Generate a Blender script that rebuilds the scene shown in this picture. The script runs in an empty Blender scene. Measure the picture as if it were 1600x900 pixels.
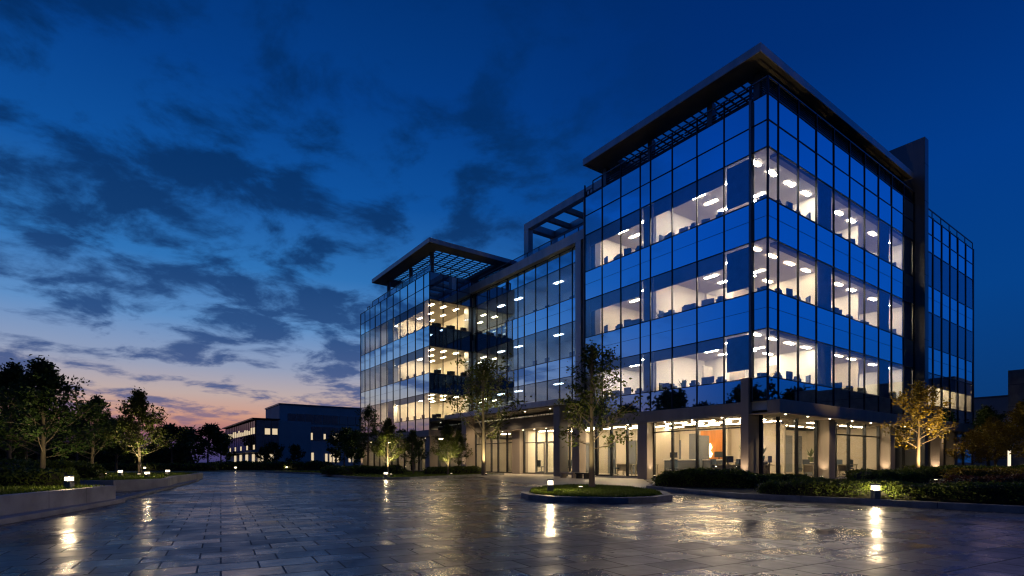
import bpy, math, random
from mathutils import Vector, Matrix
R = math.radians
sc = bpy.context.scene
col = sc.collection
rnd = random.Random(7)

# ------------------------------------------------------------------ helpers
def srgb(r, g, b):
    f = lambda c: (c/255)/12.92 if c/255 <= .04045 else ((c/255+.055)/1.055)**2.4
    return (f(r), f(g), f(b), 1)

def new_mat(name):
    m = bpy.data.materials.new(name); m.use_nodes = True
    nt = m.node_tree; nt.nodes.clear()
    out = nt.nodes.new('ShaderNodeOutputMaterial')
    return m, nt, out

def N(nt, kind, **kw):
    n = nt.nodes.new(kind)
    for k, v in kw.items():
        if k == 'inp':
            for i, x in v.items(): n.inputs[i].default_value = x
        else: setattr(n, k, v)
    return n

def math_n(nt, op, a, b=None, clamp=False):
    n = nt.nodes.new('ShaderNodeMath'); n.operation = op; n.use_clamp = clamp
    for i, x in enumerate((a, b)):
        if x is None: continue
        if isinstance(x, (int, float)): n.inputs[i].default_value = x
        else: nt.links.new(x, n.inputs[i])
    return n.outputs[0]

def ramp(nt, fac, stops, interp='LINEAR'):
    n = nt.nodes.new('ShaderNodeValToRGB'); cr = n.color_ramp; cr.interpolation = interp
    while len(cr.elements) > 1: cr.elements.remove(cr.elements[-1])
    cr.elements[0].position, cr.elements[0].color = stops[0]
    for p, c in stops[1:]:
        e = cr.elements.new(p); e.color = c
    nt.links.new(fac, n.inputs[0])
    return n

def principled(name, base, rough=.6, metal=0, spec=.5, noise=None, bump=0, streak=False, transl=0):
    """noise = (scale, amount): uneven tone and gloss over the surface"""
    m, nt, out = new_mat(name)
    p = N(nt, 'ShaderNodeBsdfPrincipled')
    p.inputs['Base Color'].default_value = (*base, 1)
    p.inputs['Roughness'].default_value = rough
    p.inputs['Metallic'].default_value = metal
    p.inputs['Specular IOR Level'].default_value = spec
    L = nt.links
    if noise:
        tc = N(nt, 'ShaderNodeTexCoord')
        mp = N(nt, 'ShaderNodeMapping')
        if streak: mp.inputs['Scale'].default_value = (1, 1, .12)
        L.new(tc.outputs['Object'], mp.inputs['Vector'])
        nz = N(nt, 'ShaderNodeTexNoise', inp={'Scale': noise[0], 'Detail': 6, 'Roughness': .6})
        L.new(mp.outputs[0], nz.inputs['Vector'])
        a = noise[1]
        lo = tuple(c*(1-a) for c in base)+(1,); hi = tuple(min(1, c*(1+a)) for c in base)+(1,)
        rp = ramp(nt, nz.outputs['Fac'], [(.3, lo), (.7, hi)])
        L.new(rp.outputs[0], p.inputs['Base Color'])
        rr = math_n(nt, 'MULTIPLY_ADD', nz.outputs['Fac'], .3)
        rr.node.inputs[2].default_value = rough-.15
        L.new(rr, p.inputs['Roughness'])
        if bump:
            b = N(nt, 'ShaderNodeBump', inp={'Strength': bump, 'Distance': .01})
            n2 = N(nt, 'ShaderNodeTexNoise', inp={'Scale': noise[0]*9, 'Detail': 4})
            L.new(mp.outputs[0], n2.inputs['Vector'])
            L.new(n2.outputs['Fac'], b.inputs['Height']); L.new(b.outputs[0], p.inputs['Normal'])
    L.new(p.outputs[0], out.inputs[0])
    return m

def emit(name, color, strength):
    m, nt, out = new_mat(name)
    e = N(nt, 'ShaderNodeEmission', inp={'Color': (*color, 1), 'Strength': strength})
    nt.links.new(e.outputs[0], out.inputs[0])
    return m

def leaf_mat(name, c, var=.5, rough=.55):
    m, nt, out = new_mat(name)
    L = nt.links
    tc = N(nt, 'ShaderNodeTexCoord')
    nz = N(nt, 'ShaderNodeTexNoise', inp={'Scale': 3.1, 'Detail': 5})
    L.new(tc.outputs['Object'], nz.inputs['Vector'])
    lo = tuple(x*(1-var) for x in c)+(1,); hi = (c[0]*(1+var), c[1]*(1+var*.8), c[2]*(1+var*.3), 1)
    rp = ramp(nt, nz.outputs['Fac'], [(.3, lo), (.72, hi)])
    p = N(nt, 'ShaderNodeBsdfPrincipled', inp={'Roughness': rough, 'Specular IOR Level': .3})
    t = N(nt, 'ShaderNodeBsdfTranslucent')
    L.new(rp.outputs[0], p.inputs['Base Color']); L.new(rp.outputs[0], t.inputs['Color'])
    mx = N(nt, 'ShaderNodeMixShader', inp={0: .3})
    L.new(p.outputs[0], mx.inputs[1]); L.new(t.outputs[0], mx.inputs[2]); L.new(mx.outputs[0], out.inputs[0])
    return m

def wavy(nt, scale, strength):
    tc = N(nt, 'ShaderNodeTexCoord')
    nz = N(nt, 'ShaderNodeTexNoise', inp={'Scale': scale, 'Detail': 1})
    nt.links.new(tc.outputs['Object'], nz.inputs['Vector'])
    b = N(nt, 'ShaderNodeBump', inp={'Strength': strength, 'Distance': .02})
    nt.links.new(nz.outputs['Fac'], b.inputs['Height'])
    return b.outputs[0]

def vision_glass(name, tint, refl, rtint, wave=.02):
    """coated office glass: part mirror, part clear; more mirror at a glancing angle"""
    m, nt, out = new_mat(name); L = nt.links
    nrm = wavy(nt, .5, wave)
    tr = N(nt, 'ShaderNodeBsdfTransparent', inp={'Color': (*tint, 1)})
    gl = N(nt, 'ShaderNodeBsdfGlossy', inp={'Color': (*rtint, 1), 'Roughness': .012})
    L.new(nrm, gl.inputs['Normal'])
    lw = N(nt, 'ShaderNodeLayerWeight', inp={'Blend': .5})
    ge = N(nt, 'ShaderNodeNewGeometry')
    f = math_n(nt, 'MULTIPLY_ADD', math_n(nt, 'POWER', lw.outputs['Facing'], 4), 1-refl, clamp=True)
    f.node.inputs[2].default_value = refl
    f = math_n(nt, 'MULTIPLY', f, math_n(nt, 'SUBTRACT', 1, ge.outputs['Backfacing']))
    mx = N(nt, 'ShaderNodeMixShader')
    L.new(f, mx.inputs[0]); L.new(tr.outputs[0], mx.inputs[1]); L.new(gl.outputs[0], mx.inputs[2])
    L.new(mx.outputs[0], out.inputs[0])
    return m

def spandrel_glass(name, base, rtint, refl, wave=.02):
    m, nt, out = new_mat(name); L = nt.links
    nrm = wavy(nt, .45, wave)
    d = N(nt, 'ShaderNodeBsdfDiffuse', inp={'Color': (*base, 1)})
    gl = N(nt, 'ShaderNodeBsdfGlossy', inp={'Color': (*rtint, 1), 'Roughness': .02})
    L.new(nrm, gl.inputs['Normal'])
    mx = N(nt, 'ShaderNodeMixShader', inp={0: refl})
    L.new(d.outputs[0], mx.inputs[1]); L.new(gl.outputs[0], mx.inputs[2]); L.new(mx.outputs[0], out.inputs[0])
    return m

class MB:
    def __init__(s): s.v = []; s.f = []
    def quad(s, a, b, c, d):
        n = len(s.v); s.v += [tuple(a), tuple(b), tuple(c), tuple(d)]; s.f.append((n, n+1, n+2, n+3))
    def tri(s, a, b, c):
        n = len(s.v); s.v += [tuple(a), tuple(b), tuple(c)]; s.f.append((n, n+1, n+2))
    def box(s, x0, x1, y0, y1, z0, z1):
        n = len(s.v)
        s.v += [(x0,y0,z0),(x1,y0,z0),(x1,y1,z0),(x0,y1,z0),(x0,y0,z1),(x1,y0,z1),(x1,y1,z1),(x0,y1,z1)]
        s.f += [(n,n+3,n+2,n+1),(n+4,n+5,n+6,n+7),(n,n+1,n+5,n+4),(n+1,n+2,n+6,n+5),(n+2,n+3,n+7,n+6),(n+3,n,n+4,n+7)]
        return s
    def tube(s, pts, rad, seg=6):
        pts = [Vector(p) for p in pts]; base = len(s.v)
        for i, p in enumerate(pts):
            d = (pts[min(i+1, len(pts)-1)]-pts[max(i-1, 0)]).normalized()
            a = d.cross(Vector((0, 0, 1)) if abs(d.z) < .9 else Vector((1, 0, 0))).normalized(); b = d.cross(a)
            for k in range(seg):
                q = 2*math.pi*k/seg
                s.v.append(tuple(p+(a*math.cos(q)+b*math.sin(q))*rad[i]))
        for i in range(len(pts)-1):
            for k in range(seg):
                k2 = (k+1) % seg
                s.f.append((base+i*seg+k, base+i*seg+k2, base+(i+1)*seg+k2, base+(i+1)*seg+k))
        s.f.append(tuple(base+k for k in range(seg))); e = base+(len(pts)-1)*seg
        s.f.append(tuple(e+seg-1-k for k in range(seg)))
        return s
    def prism(s, poly, z0, z1):
        n = len(s.v); k = len(poly)
        s.v += [(x, y, z0) for x, y in poly]+[(x, y, z1) for x, y in poly]
        s.f.append(tuple(range(n+k-1, n-1, -1))); s.f.append(tuple(range(n+k, n+2*k)))
        for i in range(k):
            j = (i+1) % k; s.f.append((n+i, n+j, n+k+j, n+k+i))
        return s
    def build(s, name, mat, parent=None, bevel=0, smooth=False, loc=None):
        me = bpy.data.meshes.new(name); me.from_pydata(s.v, [], s.f); me.update()
        me.materials.append(mat)
        o = bpy.data.objects.new(name, me); col.objects.link(o)
        if parent: o.parent = parent
        if loc: o.location = loc
        if bevel:
            b = o.modifiers.new('b', 'BEVEL'); b.width = bevel; b.segments = 2; b.limit_method = 'ANGLE'
        if smooth:
            for p in me.polygons: p.use_smooth = True
        return o

def bx(*a): return MB().box(*a)

def tag(o, label=None, cat=None, group=None, kind=None):
    if label: o['label'] = label
    if cat: o['category'] = cat
    if group: o['group'] = group
    if kind: o['kind'] = kind
    return o

def empty(name, loc, rz=0):
    o = bpy.data.objects.new(name, None); col.objects.link(o)
    o.location = loc; o.rotation_euler = (0, 0, rz); o.empty_display_size = .3
    return o

def copy_tree(o, parent=None):
    c = o.copy(); col.objects.link(c)
    if parent: c.parent = parent
    for ch in list(o.children): copy_tree(ch, c)
    return c

def ccw(p):
    a = sum(p[i][0]*p[(i+1) % len(p)][1]-p[(i+1) % len(p)][0]*p[i][1] for i in range(len(p)))
    return p if a > 0 else p[::-1]

def inset(poly, d):
    poly = ccw(poly); n = len(poly); out = []
    for i in range(n):
        p0, p1, p2 = (Vector(poly[(i+k-1) % n]) for k in range(3))
        e1 = (p1-p0).normalized(); e2 = (p2-p1).normalized()
        n1 = Vector((-e1.y, e1.x)); n2 = Vector((-e2.y, e2.x))
        b = (n1+n2); b = b/max(b.dot(b), .3)*2
        out.append(tuple(p1+b*d))
    return out

def inside(p, poly):
    x, y = p; r = False; j = len(poly)-1
    for i in range(len(poly)):
        xi, yi = poly[i]; xj, yj = poly[j]
        if (yi > y) != (yj > y) and x < (xj-xi)*(y-yi)/(yj-yi)+xi: r = not r
        j = i
    return r

def spot(parent, loc, target, power, color, size=70, blend=.6, radius=.05):
    l = bpy.data.lights.new('lamp', 'SPOT'); l.energy = power; l.color = color
    l.spot_size = R(size); l.spot_blend = blend; l.shadow_soft_size = radius
    o = bpy.data.objects.new('lamp', l); col.objects.link(o); o.parent = parent
    o.location = loc
    o.rotation_euler = (Vector(target)-Vector(loc)).to_track_quat('-Z', 'Y').to_euler()
    return o

# ------------------------------------------------------------------ materials
M = {}
M['metal_dark'] = principled('dark_metal', (.028, .032, .04), .38, .7, noise=(2, .35))
M['metal_mid'] = principled('grey_metal', (.16, .17, .19), .4, .6, noise=(1.2, .2), streak=True)
M['fascia'] = principled('fascia_panel', (.42, .43, .45), .42, .4, noise=(1.5, .2), streak=True)
M['stone'] = principled('stone_cladding', (.31, .27, .235), .55, noise=(1.1, .18), bump=.15, streak=True)
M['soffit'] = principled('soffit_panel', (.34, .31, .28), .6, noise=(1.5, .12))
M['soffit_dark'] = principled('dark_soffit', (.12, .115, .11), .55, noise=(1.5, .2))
M['concrete'] = principled('concrete', (.34, .33, .32), .7, noise=(1.7, .3), bump=.35)
M['kerb'] = principled('kerb_stone', (.2, .205, .215), .65, noise=(2.6, .35), bump=.4)
M['soil'] = principled('soil', (.02, .022, .012), .95, noise=(4, .5), bump=.5)
M['wall_in'] = principled('office_wall', (.7, .66, .58), .8, noise=(.5, .06))
M['lobby_wall'] = principled('lobby_wall', (.4, .36, .31), .7, noise=(.6, .12), streak=True)
M['ceil_in'] = principled('office_ceiling', (.74, .7, .63), .85, noise=(.6, .05))
M['carpet'] = principled('office_carpet', (.16, .15, .14), .9, noise=(5, .2))
M['blind'] = principled('blind_fabric', (.09, .13, .2), .8, noise=(3, .2))
M['blind2'] = principled('pale_blind_fabric', (.3, .34, .46), .8, noise=(2, .12))
M['bulk'] = principled('bulkhead', (.1, .11, .13), .8, noise=(1, .1))
M['wood'] = principled('wood_panel', (.42, .15, .03), .45, noise=(2.5, .35), streak=True)
M['black'] = principled('black_plastic', (.02, .024, .03), .5, noise=(6, .2))
M['furn'] = principled('desk_laminate', (.28, .25, .2), .5, noise=(4, .15))
M['chairf'] = principled('chair_fabric', (.035, .06, .1), .8, noise=(8, .3))
M['bark'] = principled('bark', (.13, .1, .075), .85, noise=(9, .45), bump=.8, streak=True)
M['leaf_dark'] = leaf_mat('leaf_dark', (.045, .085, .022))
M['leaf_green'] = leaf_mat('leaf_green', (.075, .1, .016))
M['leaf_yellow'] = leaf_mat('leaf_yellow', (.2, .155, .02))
M['hedge'] = leaf_mat('hedge_leaf', (.09, .135, .022), .6)
M['hedge_red'] = leaf_mat('reddish_leaf', (.1, .04, .02), .6)
M['grass'] = leaf_mat('grass_blade', (.11, .17, .018), .5)
M['lawn'] = principled('lawn', (.035, .06, .012), .9, noise=(7, .6), bump=.8)
M['g_clear'] = vision_glass('lit_window_glass', (.9, .9, .9), .17, (.75, .88, 1))
M['g_left'] = vision_glass('lit_window_glass_side', (.9, .9, .92), .3, (.8, .92, 1))
M['g_far'] = vision_glass('far_window_glass', (.88, .9, .92), .13, (.75, .88, 1))
M['g_link'] = vision_glass('blue_window_glass', (.56, .7, .86), .36, (.8, .92, 1))
M['g_lobby'] = vision_glass('lobby_glass', (.9, .91, .9), .05, (.8, .9, 1), .01)
M['g_rail'] = vision_glass('rail_glass', (.55, .65, .75), .12, (.7, .85, 1))
M['g_sp'] = spandrel_glass('spandrel_glass', (.004, .016, .06), (.7, .9, 1), .93)
M['g_sp_r'] = spandrel_glass('spandrel_glass_deep', (.002, .014, .075), (.66, .9, 1), .92)
M['g_sp_d'] = spandrel_glass('spandrel_glass_dark_reflection', (.006, .008, .012), (.6, .75, .9), .3, .03)  # near-black base put in for the dark surroundings this face would mirror
M['g_sp_b'] = spandrel_glass('spandrel_glass_base', (.004, .012, .035), (.6, .8, .95), .8, .04)
WARM = (1, .7, .38); IN = (1, .83, .6)
M['e_ceil'] = emit('ceiling_lamp', (1, .82, .56), 165)
M['e_ceil_cool'] = emit('ceiling_lamp_neutral', (1, .86, .64), 140)
M['e_ceil_low'] = emit('ceiling_lamp_low', (1, .78, .48), 95)
M['e_ceil_dim'] = emit('ceiling_lamp_dim', (1, .85, .65), 42)
M['e_ceil_b'] = emit('ceiling_lamp_warm', (1, .73, .4), 115)
M['e_lobby'] = emit('lobby_lamp', (1, .74, .43), 84)
def glowing_shell():
    m, nt, out = new_mat('bollard_lamp')
    e = N(nt, 'ShaderNodeEmission', inp={'Color': (1, .8, .52, 1), 'Strength': 6})
    t = N(nt, 'ShaderNodeBsdfTransparent'); x = N(nt, 'ShaderNodeMixShader', inp={0: .5})
    nt.links.new(t.outputs[0], x.inputs[1]); nt.links.new(e.outputs[0], x.inputs[2]); nt.links.new(x.outputs[0], out.inputs[0])
    return m
M['e_boll'] = glowing_shell()
M['e_far'] = emit('far_lamp', (1, .78, .5), .75)
M['e_down'] = emit('downlight_lamp', (1, .8, .52), 14)
M['e_lens'] = emit('uplight_lamp', (1, .8, .5), 5)
M['e_art'] = emit('glowing_ornament', (1, .7, .3), 9)
M['e_tube'] = emit('light_column_lamp', (1, .82, .58), 1.3)

# wet stone paving
def paving():
    m, nt, out = new_mat('wet_stone_paving'); L = nt.links
    tc = N(nt, 'ShaderNodeTexCoord')
    mp = N(nt, 'ShaderNodeMapping'); mp.inputs['Rotation'].default_value = (0, 0, R(-28.5))
    L.new(tc.outputs['Object'], mp.inputs['Vector'])
    br = N(nt, 'ShaderNodeTexBrick', offset=.37, inp={'Color1': (0, 0, 0, 1), 'Color2': (1, 1, 1, 1), 'Mortar': (.5, .5, .5, 1),
           'Scale': 1, 'Mortar Size': .009, 'Mortar Smooth': .15, 'Brick Width': .52, 'Row Height': .4})
    L.new(mp.outputs[0], br.inputs['Vector'])
    def noise(sc_, det, ro):
        n = N(nt, 'ShaderNodeTexNoise', inp={'Scale': sc_, 'Detail': det, 'Roughness': ro}); L.new(mp.outputs[0], n.inputs['Vector']); return n.outputs['Fac']
    big, mid, fine = noise(.3, 5, .6), noise(2.4, 6, .62), noise(34, 5, .65)
    sep = N(nt, 'ShaderNodeSeparateColor'); L.new(br.outputs['Color'], sep.inputs[0]); tile = sep.outputs[0]
    t2 = math_n(nt, 'ADD', math_n(nt, 'MULTIPLY', tile, .34), math_n(nt, 'MULTIPLY', mid, .66))
    t2 = math_n(nt, 'ADD', t2, math_n(nt, 'MULTIPLY', math_n(nt, 'SUBTRACT', fine, .5), .3))
    rp = ramp(nt, t2, [(.22, (.03, .033, .04, 1)), (.5, (.066, .069, .078, 1)), (.8, (.125, .127, .132, 1))])
    dk = N(nt, 'ShaderNodeMix', data_type='RGBA', blend_type='MULTIPLY'); dk.inputs[0].default_value = 1
    L.new(rp.outputs[0], dk.inputs[6])
    mr = ramp(nt, br.outputs['Fac'], [(0, (1, 1, 1, 1)), (1, (.2, .2, .2, 1))]); L.new(mr.outputs[0], dk.inputs[7])
    p = N(nt, 'ShaderNodeBsdfPrincipled'); L.new(dk.outputs[2], p.inputs['Base Color'])
    # wetness: low ground holds water, single flags hold more or less of it
    w2 = math_n(nt, 'ADD', math_n(nt, 'ADD', big, math_n(nt, 'MULTIPLY', tile, .14)), math_n(nt, 'MULTIPLY', mid, .3))
    rr = ramp(nt, w2, [(.48, (.48, .48, .48, 1)), (.63, (.36, .36, .36, 1)), (.76, (.23, .23, .23, 1)), (.92, (.12, .12, .12, 1))])
    L.new(math_n(nt, 'ADD', rr.outputs[0], math_n(nt, 'MULTIPLY', br.outputs['Fac'], .35), clamp=True), p.inputs['Roughness'])
    p.inputs['Specular IOR Level'].default_value = .6
    # every flag lies a little out of level
    wn = N(nt, 'ShaderNodeTexWhiteNoise', noise_dimensions='1D'); L.new(math_n(nt, 'MULTIPLY', tile, 91.7), wn.inputs['W'])
    tl = N(nt, 'ShaderNodeVectorMath', operation='MULTIPLY_ADD'); L.new(wn.outputs['Color'], tl.inputs[0]); tl.inputs[1].default_value = (.05, .05, 0); tl.inputs[2].default_value = (-.025, -.025, 0)
    ge = N(nt, 'ShaderNodeNewGeometry'); va = N(nt, 'ShaderNodeVectorMath', operation='ADD'); L.new(ge.outputs['Normal'], va.inputs[0]); L.new(tl.outputs[0], va.inputs[1])
    vn = N(nt, 'ShaderNodeVectorMath', operation='NORMALIZE'); L.new(va.outputs[0], vn.inputs[0])
    bs = ramp(nt, w2, [(.6, (1, 1, 1, 1)), (.92, (.25, .25, .25, 1))])
    hh = math_n(nt, 'SUBTRACT', math_n(nt, 'MULTIPLY', math_n(nt, 'ADD', math_n(nt, 'MULTIPLY', fine, .4), math_n(nt, 'MULTIPLY', noise(9, 4, .6), 1.6)), bs.outputs[0]), math_n(nt, 'MULTIPLY', br.outputs['Fac'], 1.0))
    b = N(nt, 'ShaderNodeBump', inp={'Strength': .5, 'Distance': .008}); L.new(hh, b.inputs['Height']); L.new(vn.outputs[0], b.inputs['Normal'])
    L.new(b.outputs[0], p.inputs['Normal'])
    L.new(p.outputs[0], out.inputs[0])
    return m
M['paving'] = paving()

# ------------------------------------------------------------------ camera
F, HY = 838.0, 722.0
cam = bpy.data.cameras.new('camera'); co = bpy.data.objects.new('camera', cam); col.objects.link(co)
co.location = (0, 0, 1); co.rotation_euler = (R(90), 0, 0)
cam.sensor_width = 36; cam.lens = F/1600*36; cam.shift_y = (HY-450)/1600
cam.clip_start = .05; cam.clip_end = 5000
sc.camera = co
def G(x, y, z=0):
    d = (1-z)*F/(y-HY); return Vector(((x-800)/F*d, d, z))
def PX(x, d, z=0): return Vector(((x-800)/F*d, d, z))

# ------------------------------------------------------------------ world: dusk sky
def world():
    w = bpy.data.worlds.new('World'); sc.world = w; w.use_nodes = True
    nt = w.node_tree; nt.nodes.clear(); L = nt.links
    out = N(nt, 'ShaderNodeOutputWorld'); bg = N(nt, 'ShaderNodeBackground')
    tc = N(nt, 'ShaderNodeTexCoord'); sx = N(nt, 'ShaderNodeSeparateXYZ'); L.new(tc.outputs['Generated'], sx.inputs[0])
    X, Y, Z = sx.outputs
    el = math_n(nt, 'DIVIDE', math_n(nt, 'ARCSINE', Z), math.pi/2, clamp=True)
    h = math_n(nt, 'SQRT', math_n(nt, 'ADD', math_n(nt, 'MULTIPLY', X, X), math_n(nt, 'MULTIPLY', Y, Y)))
    h = math_n(nt, 'MAXIMUM', h, .001)
    az = R(-37)
    d = math_n(nt, 'DIVIDE', math_n(nt, 'ADD', math_n(nt, 'MULTIPLY', X, math.sin(az)), math_n(nt, 'MULTIPLY', Y, math.cos(az))), h)
    mr = N(nt, 'ShaderNodeMapRange', interpolation_type='SMOOTHSTEP', inp={1: .5, 2: .98}); L.new(d, mr.inputs[0])
    R_ = lambda st: ramp(nt, el, [(e/90, srgb(*c)) for e, c in st])
    glow = R_(((0, (58, 58, 106)), (1.7, (92, 72, 120)), (3.0, (172, 112, 114)), (4.4, (208, 154, 132)), (6.4, (190, 170, 166)), (9, (146, 158, 186)),
               (13, (94, 142, 196)), (18, (46, 114, 182)), (25, (14, 82, 158)), (33, (4, 62, 136)), (44, (0, 44, 106)), (65, (0, 30, 84)), (90, (0, 24, 70))))
    blue = R_(((0, (14, 50, 100)), (6, (8, 58, 118)), (14, (4, 64, 136)), (24, (1, 58, 136)), (34, (0, 46, 116)), (48, (0, 36, 98)), (90, (0, 26, 76))))
    bside = R_(((0, (18, 60, 118)), (6, (14, 76, 150)), (14, (6, 80, 176)), (24, (2, 74, 176)), (34, (0, 60, 150)), (48, (0, 44, 118)), (90, (0, 26, 76))))  # unseen side sky, made a brighter blue to lift the glass reflections
    sd = N(nt, 'ShaderNodeMapRange', interpolation_type='SMOOTHSTEP', inp={1: .72, 2: .35}); L.new(math_n(nt, 'DIVIDE', Y, h), sd.inputs[0])
    bm = N(nt, 'ShaderNodeMix', data_type='RGBA'); L.new(sd.outputs[0], bm.inputs[0]); L.new(blue.outputs[0], bm.inputs[6]); L.new(bside.outputs[0], bm.inputs[7])
    back = R_(((0, (26, 40, 66)), (10, (18, 42, 78)), (25, (10, 40, 84)), (45, (2, 32, 80)), (90, (0, 26, 76))))  # unseen sky behind the camera, greyed to take blue off kerbs and columns
    bk = N(nt, 'ShaderNodeMapRange', interpolation_type='SMOOTHSTEP', inp={1: 0, 2: -.4}); L.new(math_n(nt, 'DIVIDE', Y, h), bk.inputs[0])
    b2 = N(nt, 'ShaderNodeMix', data_type='RGBA'); L.new(bk.outputs[0], b2.inputs[0]); L.new(bm.outputs[2], b2.inputs[6]); L.new(back.outputs[0], b2.inputs[7]); bm = b2
    mx = N(nt, 'ShaderNodeMix', data_type='RGBA'); L.new(mr.outputs[0], mx.inputs[0]); L.new(bm.outputs[2], mx.inputs[6]); L.new(glow.outputs[0], mx.inputs[7])
    # clouds on a flat layer overhead
    zz = math_n(nt, 'ADD', math_n(nt, 'MAXIMUM', Z, 0), .17)
    cv = N(nt, 'ShaderNodeCombineXYZ'); L.new(math_n(nt, 'DIVIDE', X, zz), cv.inputs[0]); L.new(math_n(nt, 'DIVIDE', Y, zz), cv.inputs[1])
    mp = N(nt, 'ShaderNodeMapping'); mp.inputs['Location'].default_value = (CLOUD[0], CLOUD[1], 0); mp.inputs['Rotation'].default_value = (0, 0, R(20)); mp.inputs['Scale'].default_value = (1, 1, 1)
    L.new(cv.outputs[0], mp.inputs[0])
    n1 = N(nt, 'ShaderNodeTexNoise', inp={'Scale': 3.6, 'Detail': 10, 'Roughness': .6, 'Distortion': .25}); L.new(mp.outputs[0], n1.inputs[0])
    n2 = N(nt, 'ShaderNodeTexNoise', inp={'Scale': .95, 'Detail': 3}); L.new(mp.outputs[0], n2.inputs[0])
    c = math_n(nt, 'ADD', math_n(nt, 'MULTIPLY', n1.outputs['Fac'], 1), math_n(nt, 'MULTIPLY', n2.outputs['Fac'], .55))
    up = N(nt, 'ShaderNodeMapRange', interpolation_type='SMOOTHSTEP', inp={1: .12, 2: .3, 3: -.005, 4: .035}); L.new(el, up.inputs[0])
    c = math_n(nt, 'ADD', c, up.outputs[0])
    cm = N(nt, 'ShaderNodeMapRange', interpolation_type='SMOOTHSTEP', inp={1: .72, 2: .89}); L.new(c, cm.inputs[0])
    side = N(nt, 'ShaderNodeMapRange', interpolation_type='SMOOTHSTEP', inp={1: .5, 2: .86}); L.new(d, side.inputs[0])
    hi = N(nt, 'ShaderNodeMapRange', interpolation_type='SMOOTHSTEP', inp={1: .6, 2: .3}); L.new(el, hi.inputs[0])
    low = N(nt, 'ShaderNodeMapRange', interpolation_type='SMOOTHSTEP', inp={1: .02, 2: .07, 3: .35, 4: .88}); L.new(el, low.inputs[0])
    cf = math_n(nt, 'MULTIPLY', math_n(nt, 'MULTIPLY', cm.outputs[0], side.outputs[0]), math_n(nt, 'MULTIPLY', hi.outputs[0], low.outputs[0]))
    ccol = ramp(nt, el, [(e/90, srgb(*c)) for e, c in ((0, (66, 60, 112)), (4, (78, 86, 132)), (7, (58, 82, 134)), (12, (32, 68, 122)), (20, (12, 50, 100)), (30, (3, 42, 90)), (45, (0, 34, 82)))])
    m2 = N(nt, 'ShaderNodeMix', data_type='RGBA'); L.new(cf, m2.inputs[0]); L.new(mx.outputs[2], m2.inputs[6]); L.new(ccol.outputs[0], m2.inputs[7])
    # the last of the physical twilight on top
    sky = N(nt, 'ShaderNodeTexSky', sky_type='NISHITA', sun_disc=False, sun_elevation=R(-4), sun_rotation=R(-40), altitude=50, ozone_density=3)
    ad = N(nt, 'ShaderNodeMix', data_type='RGBA', blend_type='ADD'); ad.inputs[0].default_value = .05
    L.new(m2.outputs[2], ad.inputs[6]); L.new(sky.outputs[0], ad.inputs[7])
    L.new(ad.outputs[2], bg.inputs[0]); bg.inputs[1].default_value = 1.0
    L.new(bg.outputs[0], out.inputs[0])
CLOUD = (3.2, 1.7)
world()
sun = bpy.data.lights.new('sun', 'SUN'); sun.energy = .03; sun.angle = R(20); sun.color = (1, .6, .5)
so = bpy.data.objects.new('sun', sun); col.objects.link(so); so.rotation_euler = (R(86), 0, R(-40+180))

# ------------------------------------------------------------------ ground
def sheet(name, x0, x1, y0, y1, z, mat):
    m = MB(); m.quad((x0, y0, z), (x1, y0, z), (x1, y1, z), (x0, y1, z))
    return tag(m.build(name, mat), kind='structure')
sheet('ground', -900, 900, -400, 1600, -.02, M['soil'])
sheet('plaza_paving', -60, 60, -14, 55.5, 0, M['paving'])
sheet('far_lawn', -90, 0, 55.5, 84, .004, M['lawn'])

# ------------------------------------------------------------------ building frame: local x = t (to the right, away), local y = s (to the left, away)
ANG = math.atan2(.5863, .8101)
A0 = Vector((12.12, 25.4, 0)); UV = (Vector((.8101, .5863, 0)), Vector((-.5863, .8101, 0)))
def W(t, s, z=0): 
    p = A0+UV[0]*t+UV[1]*s; return Vector((p.x, p.y, z))

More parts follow.
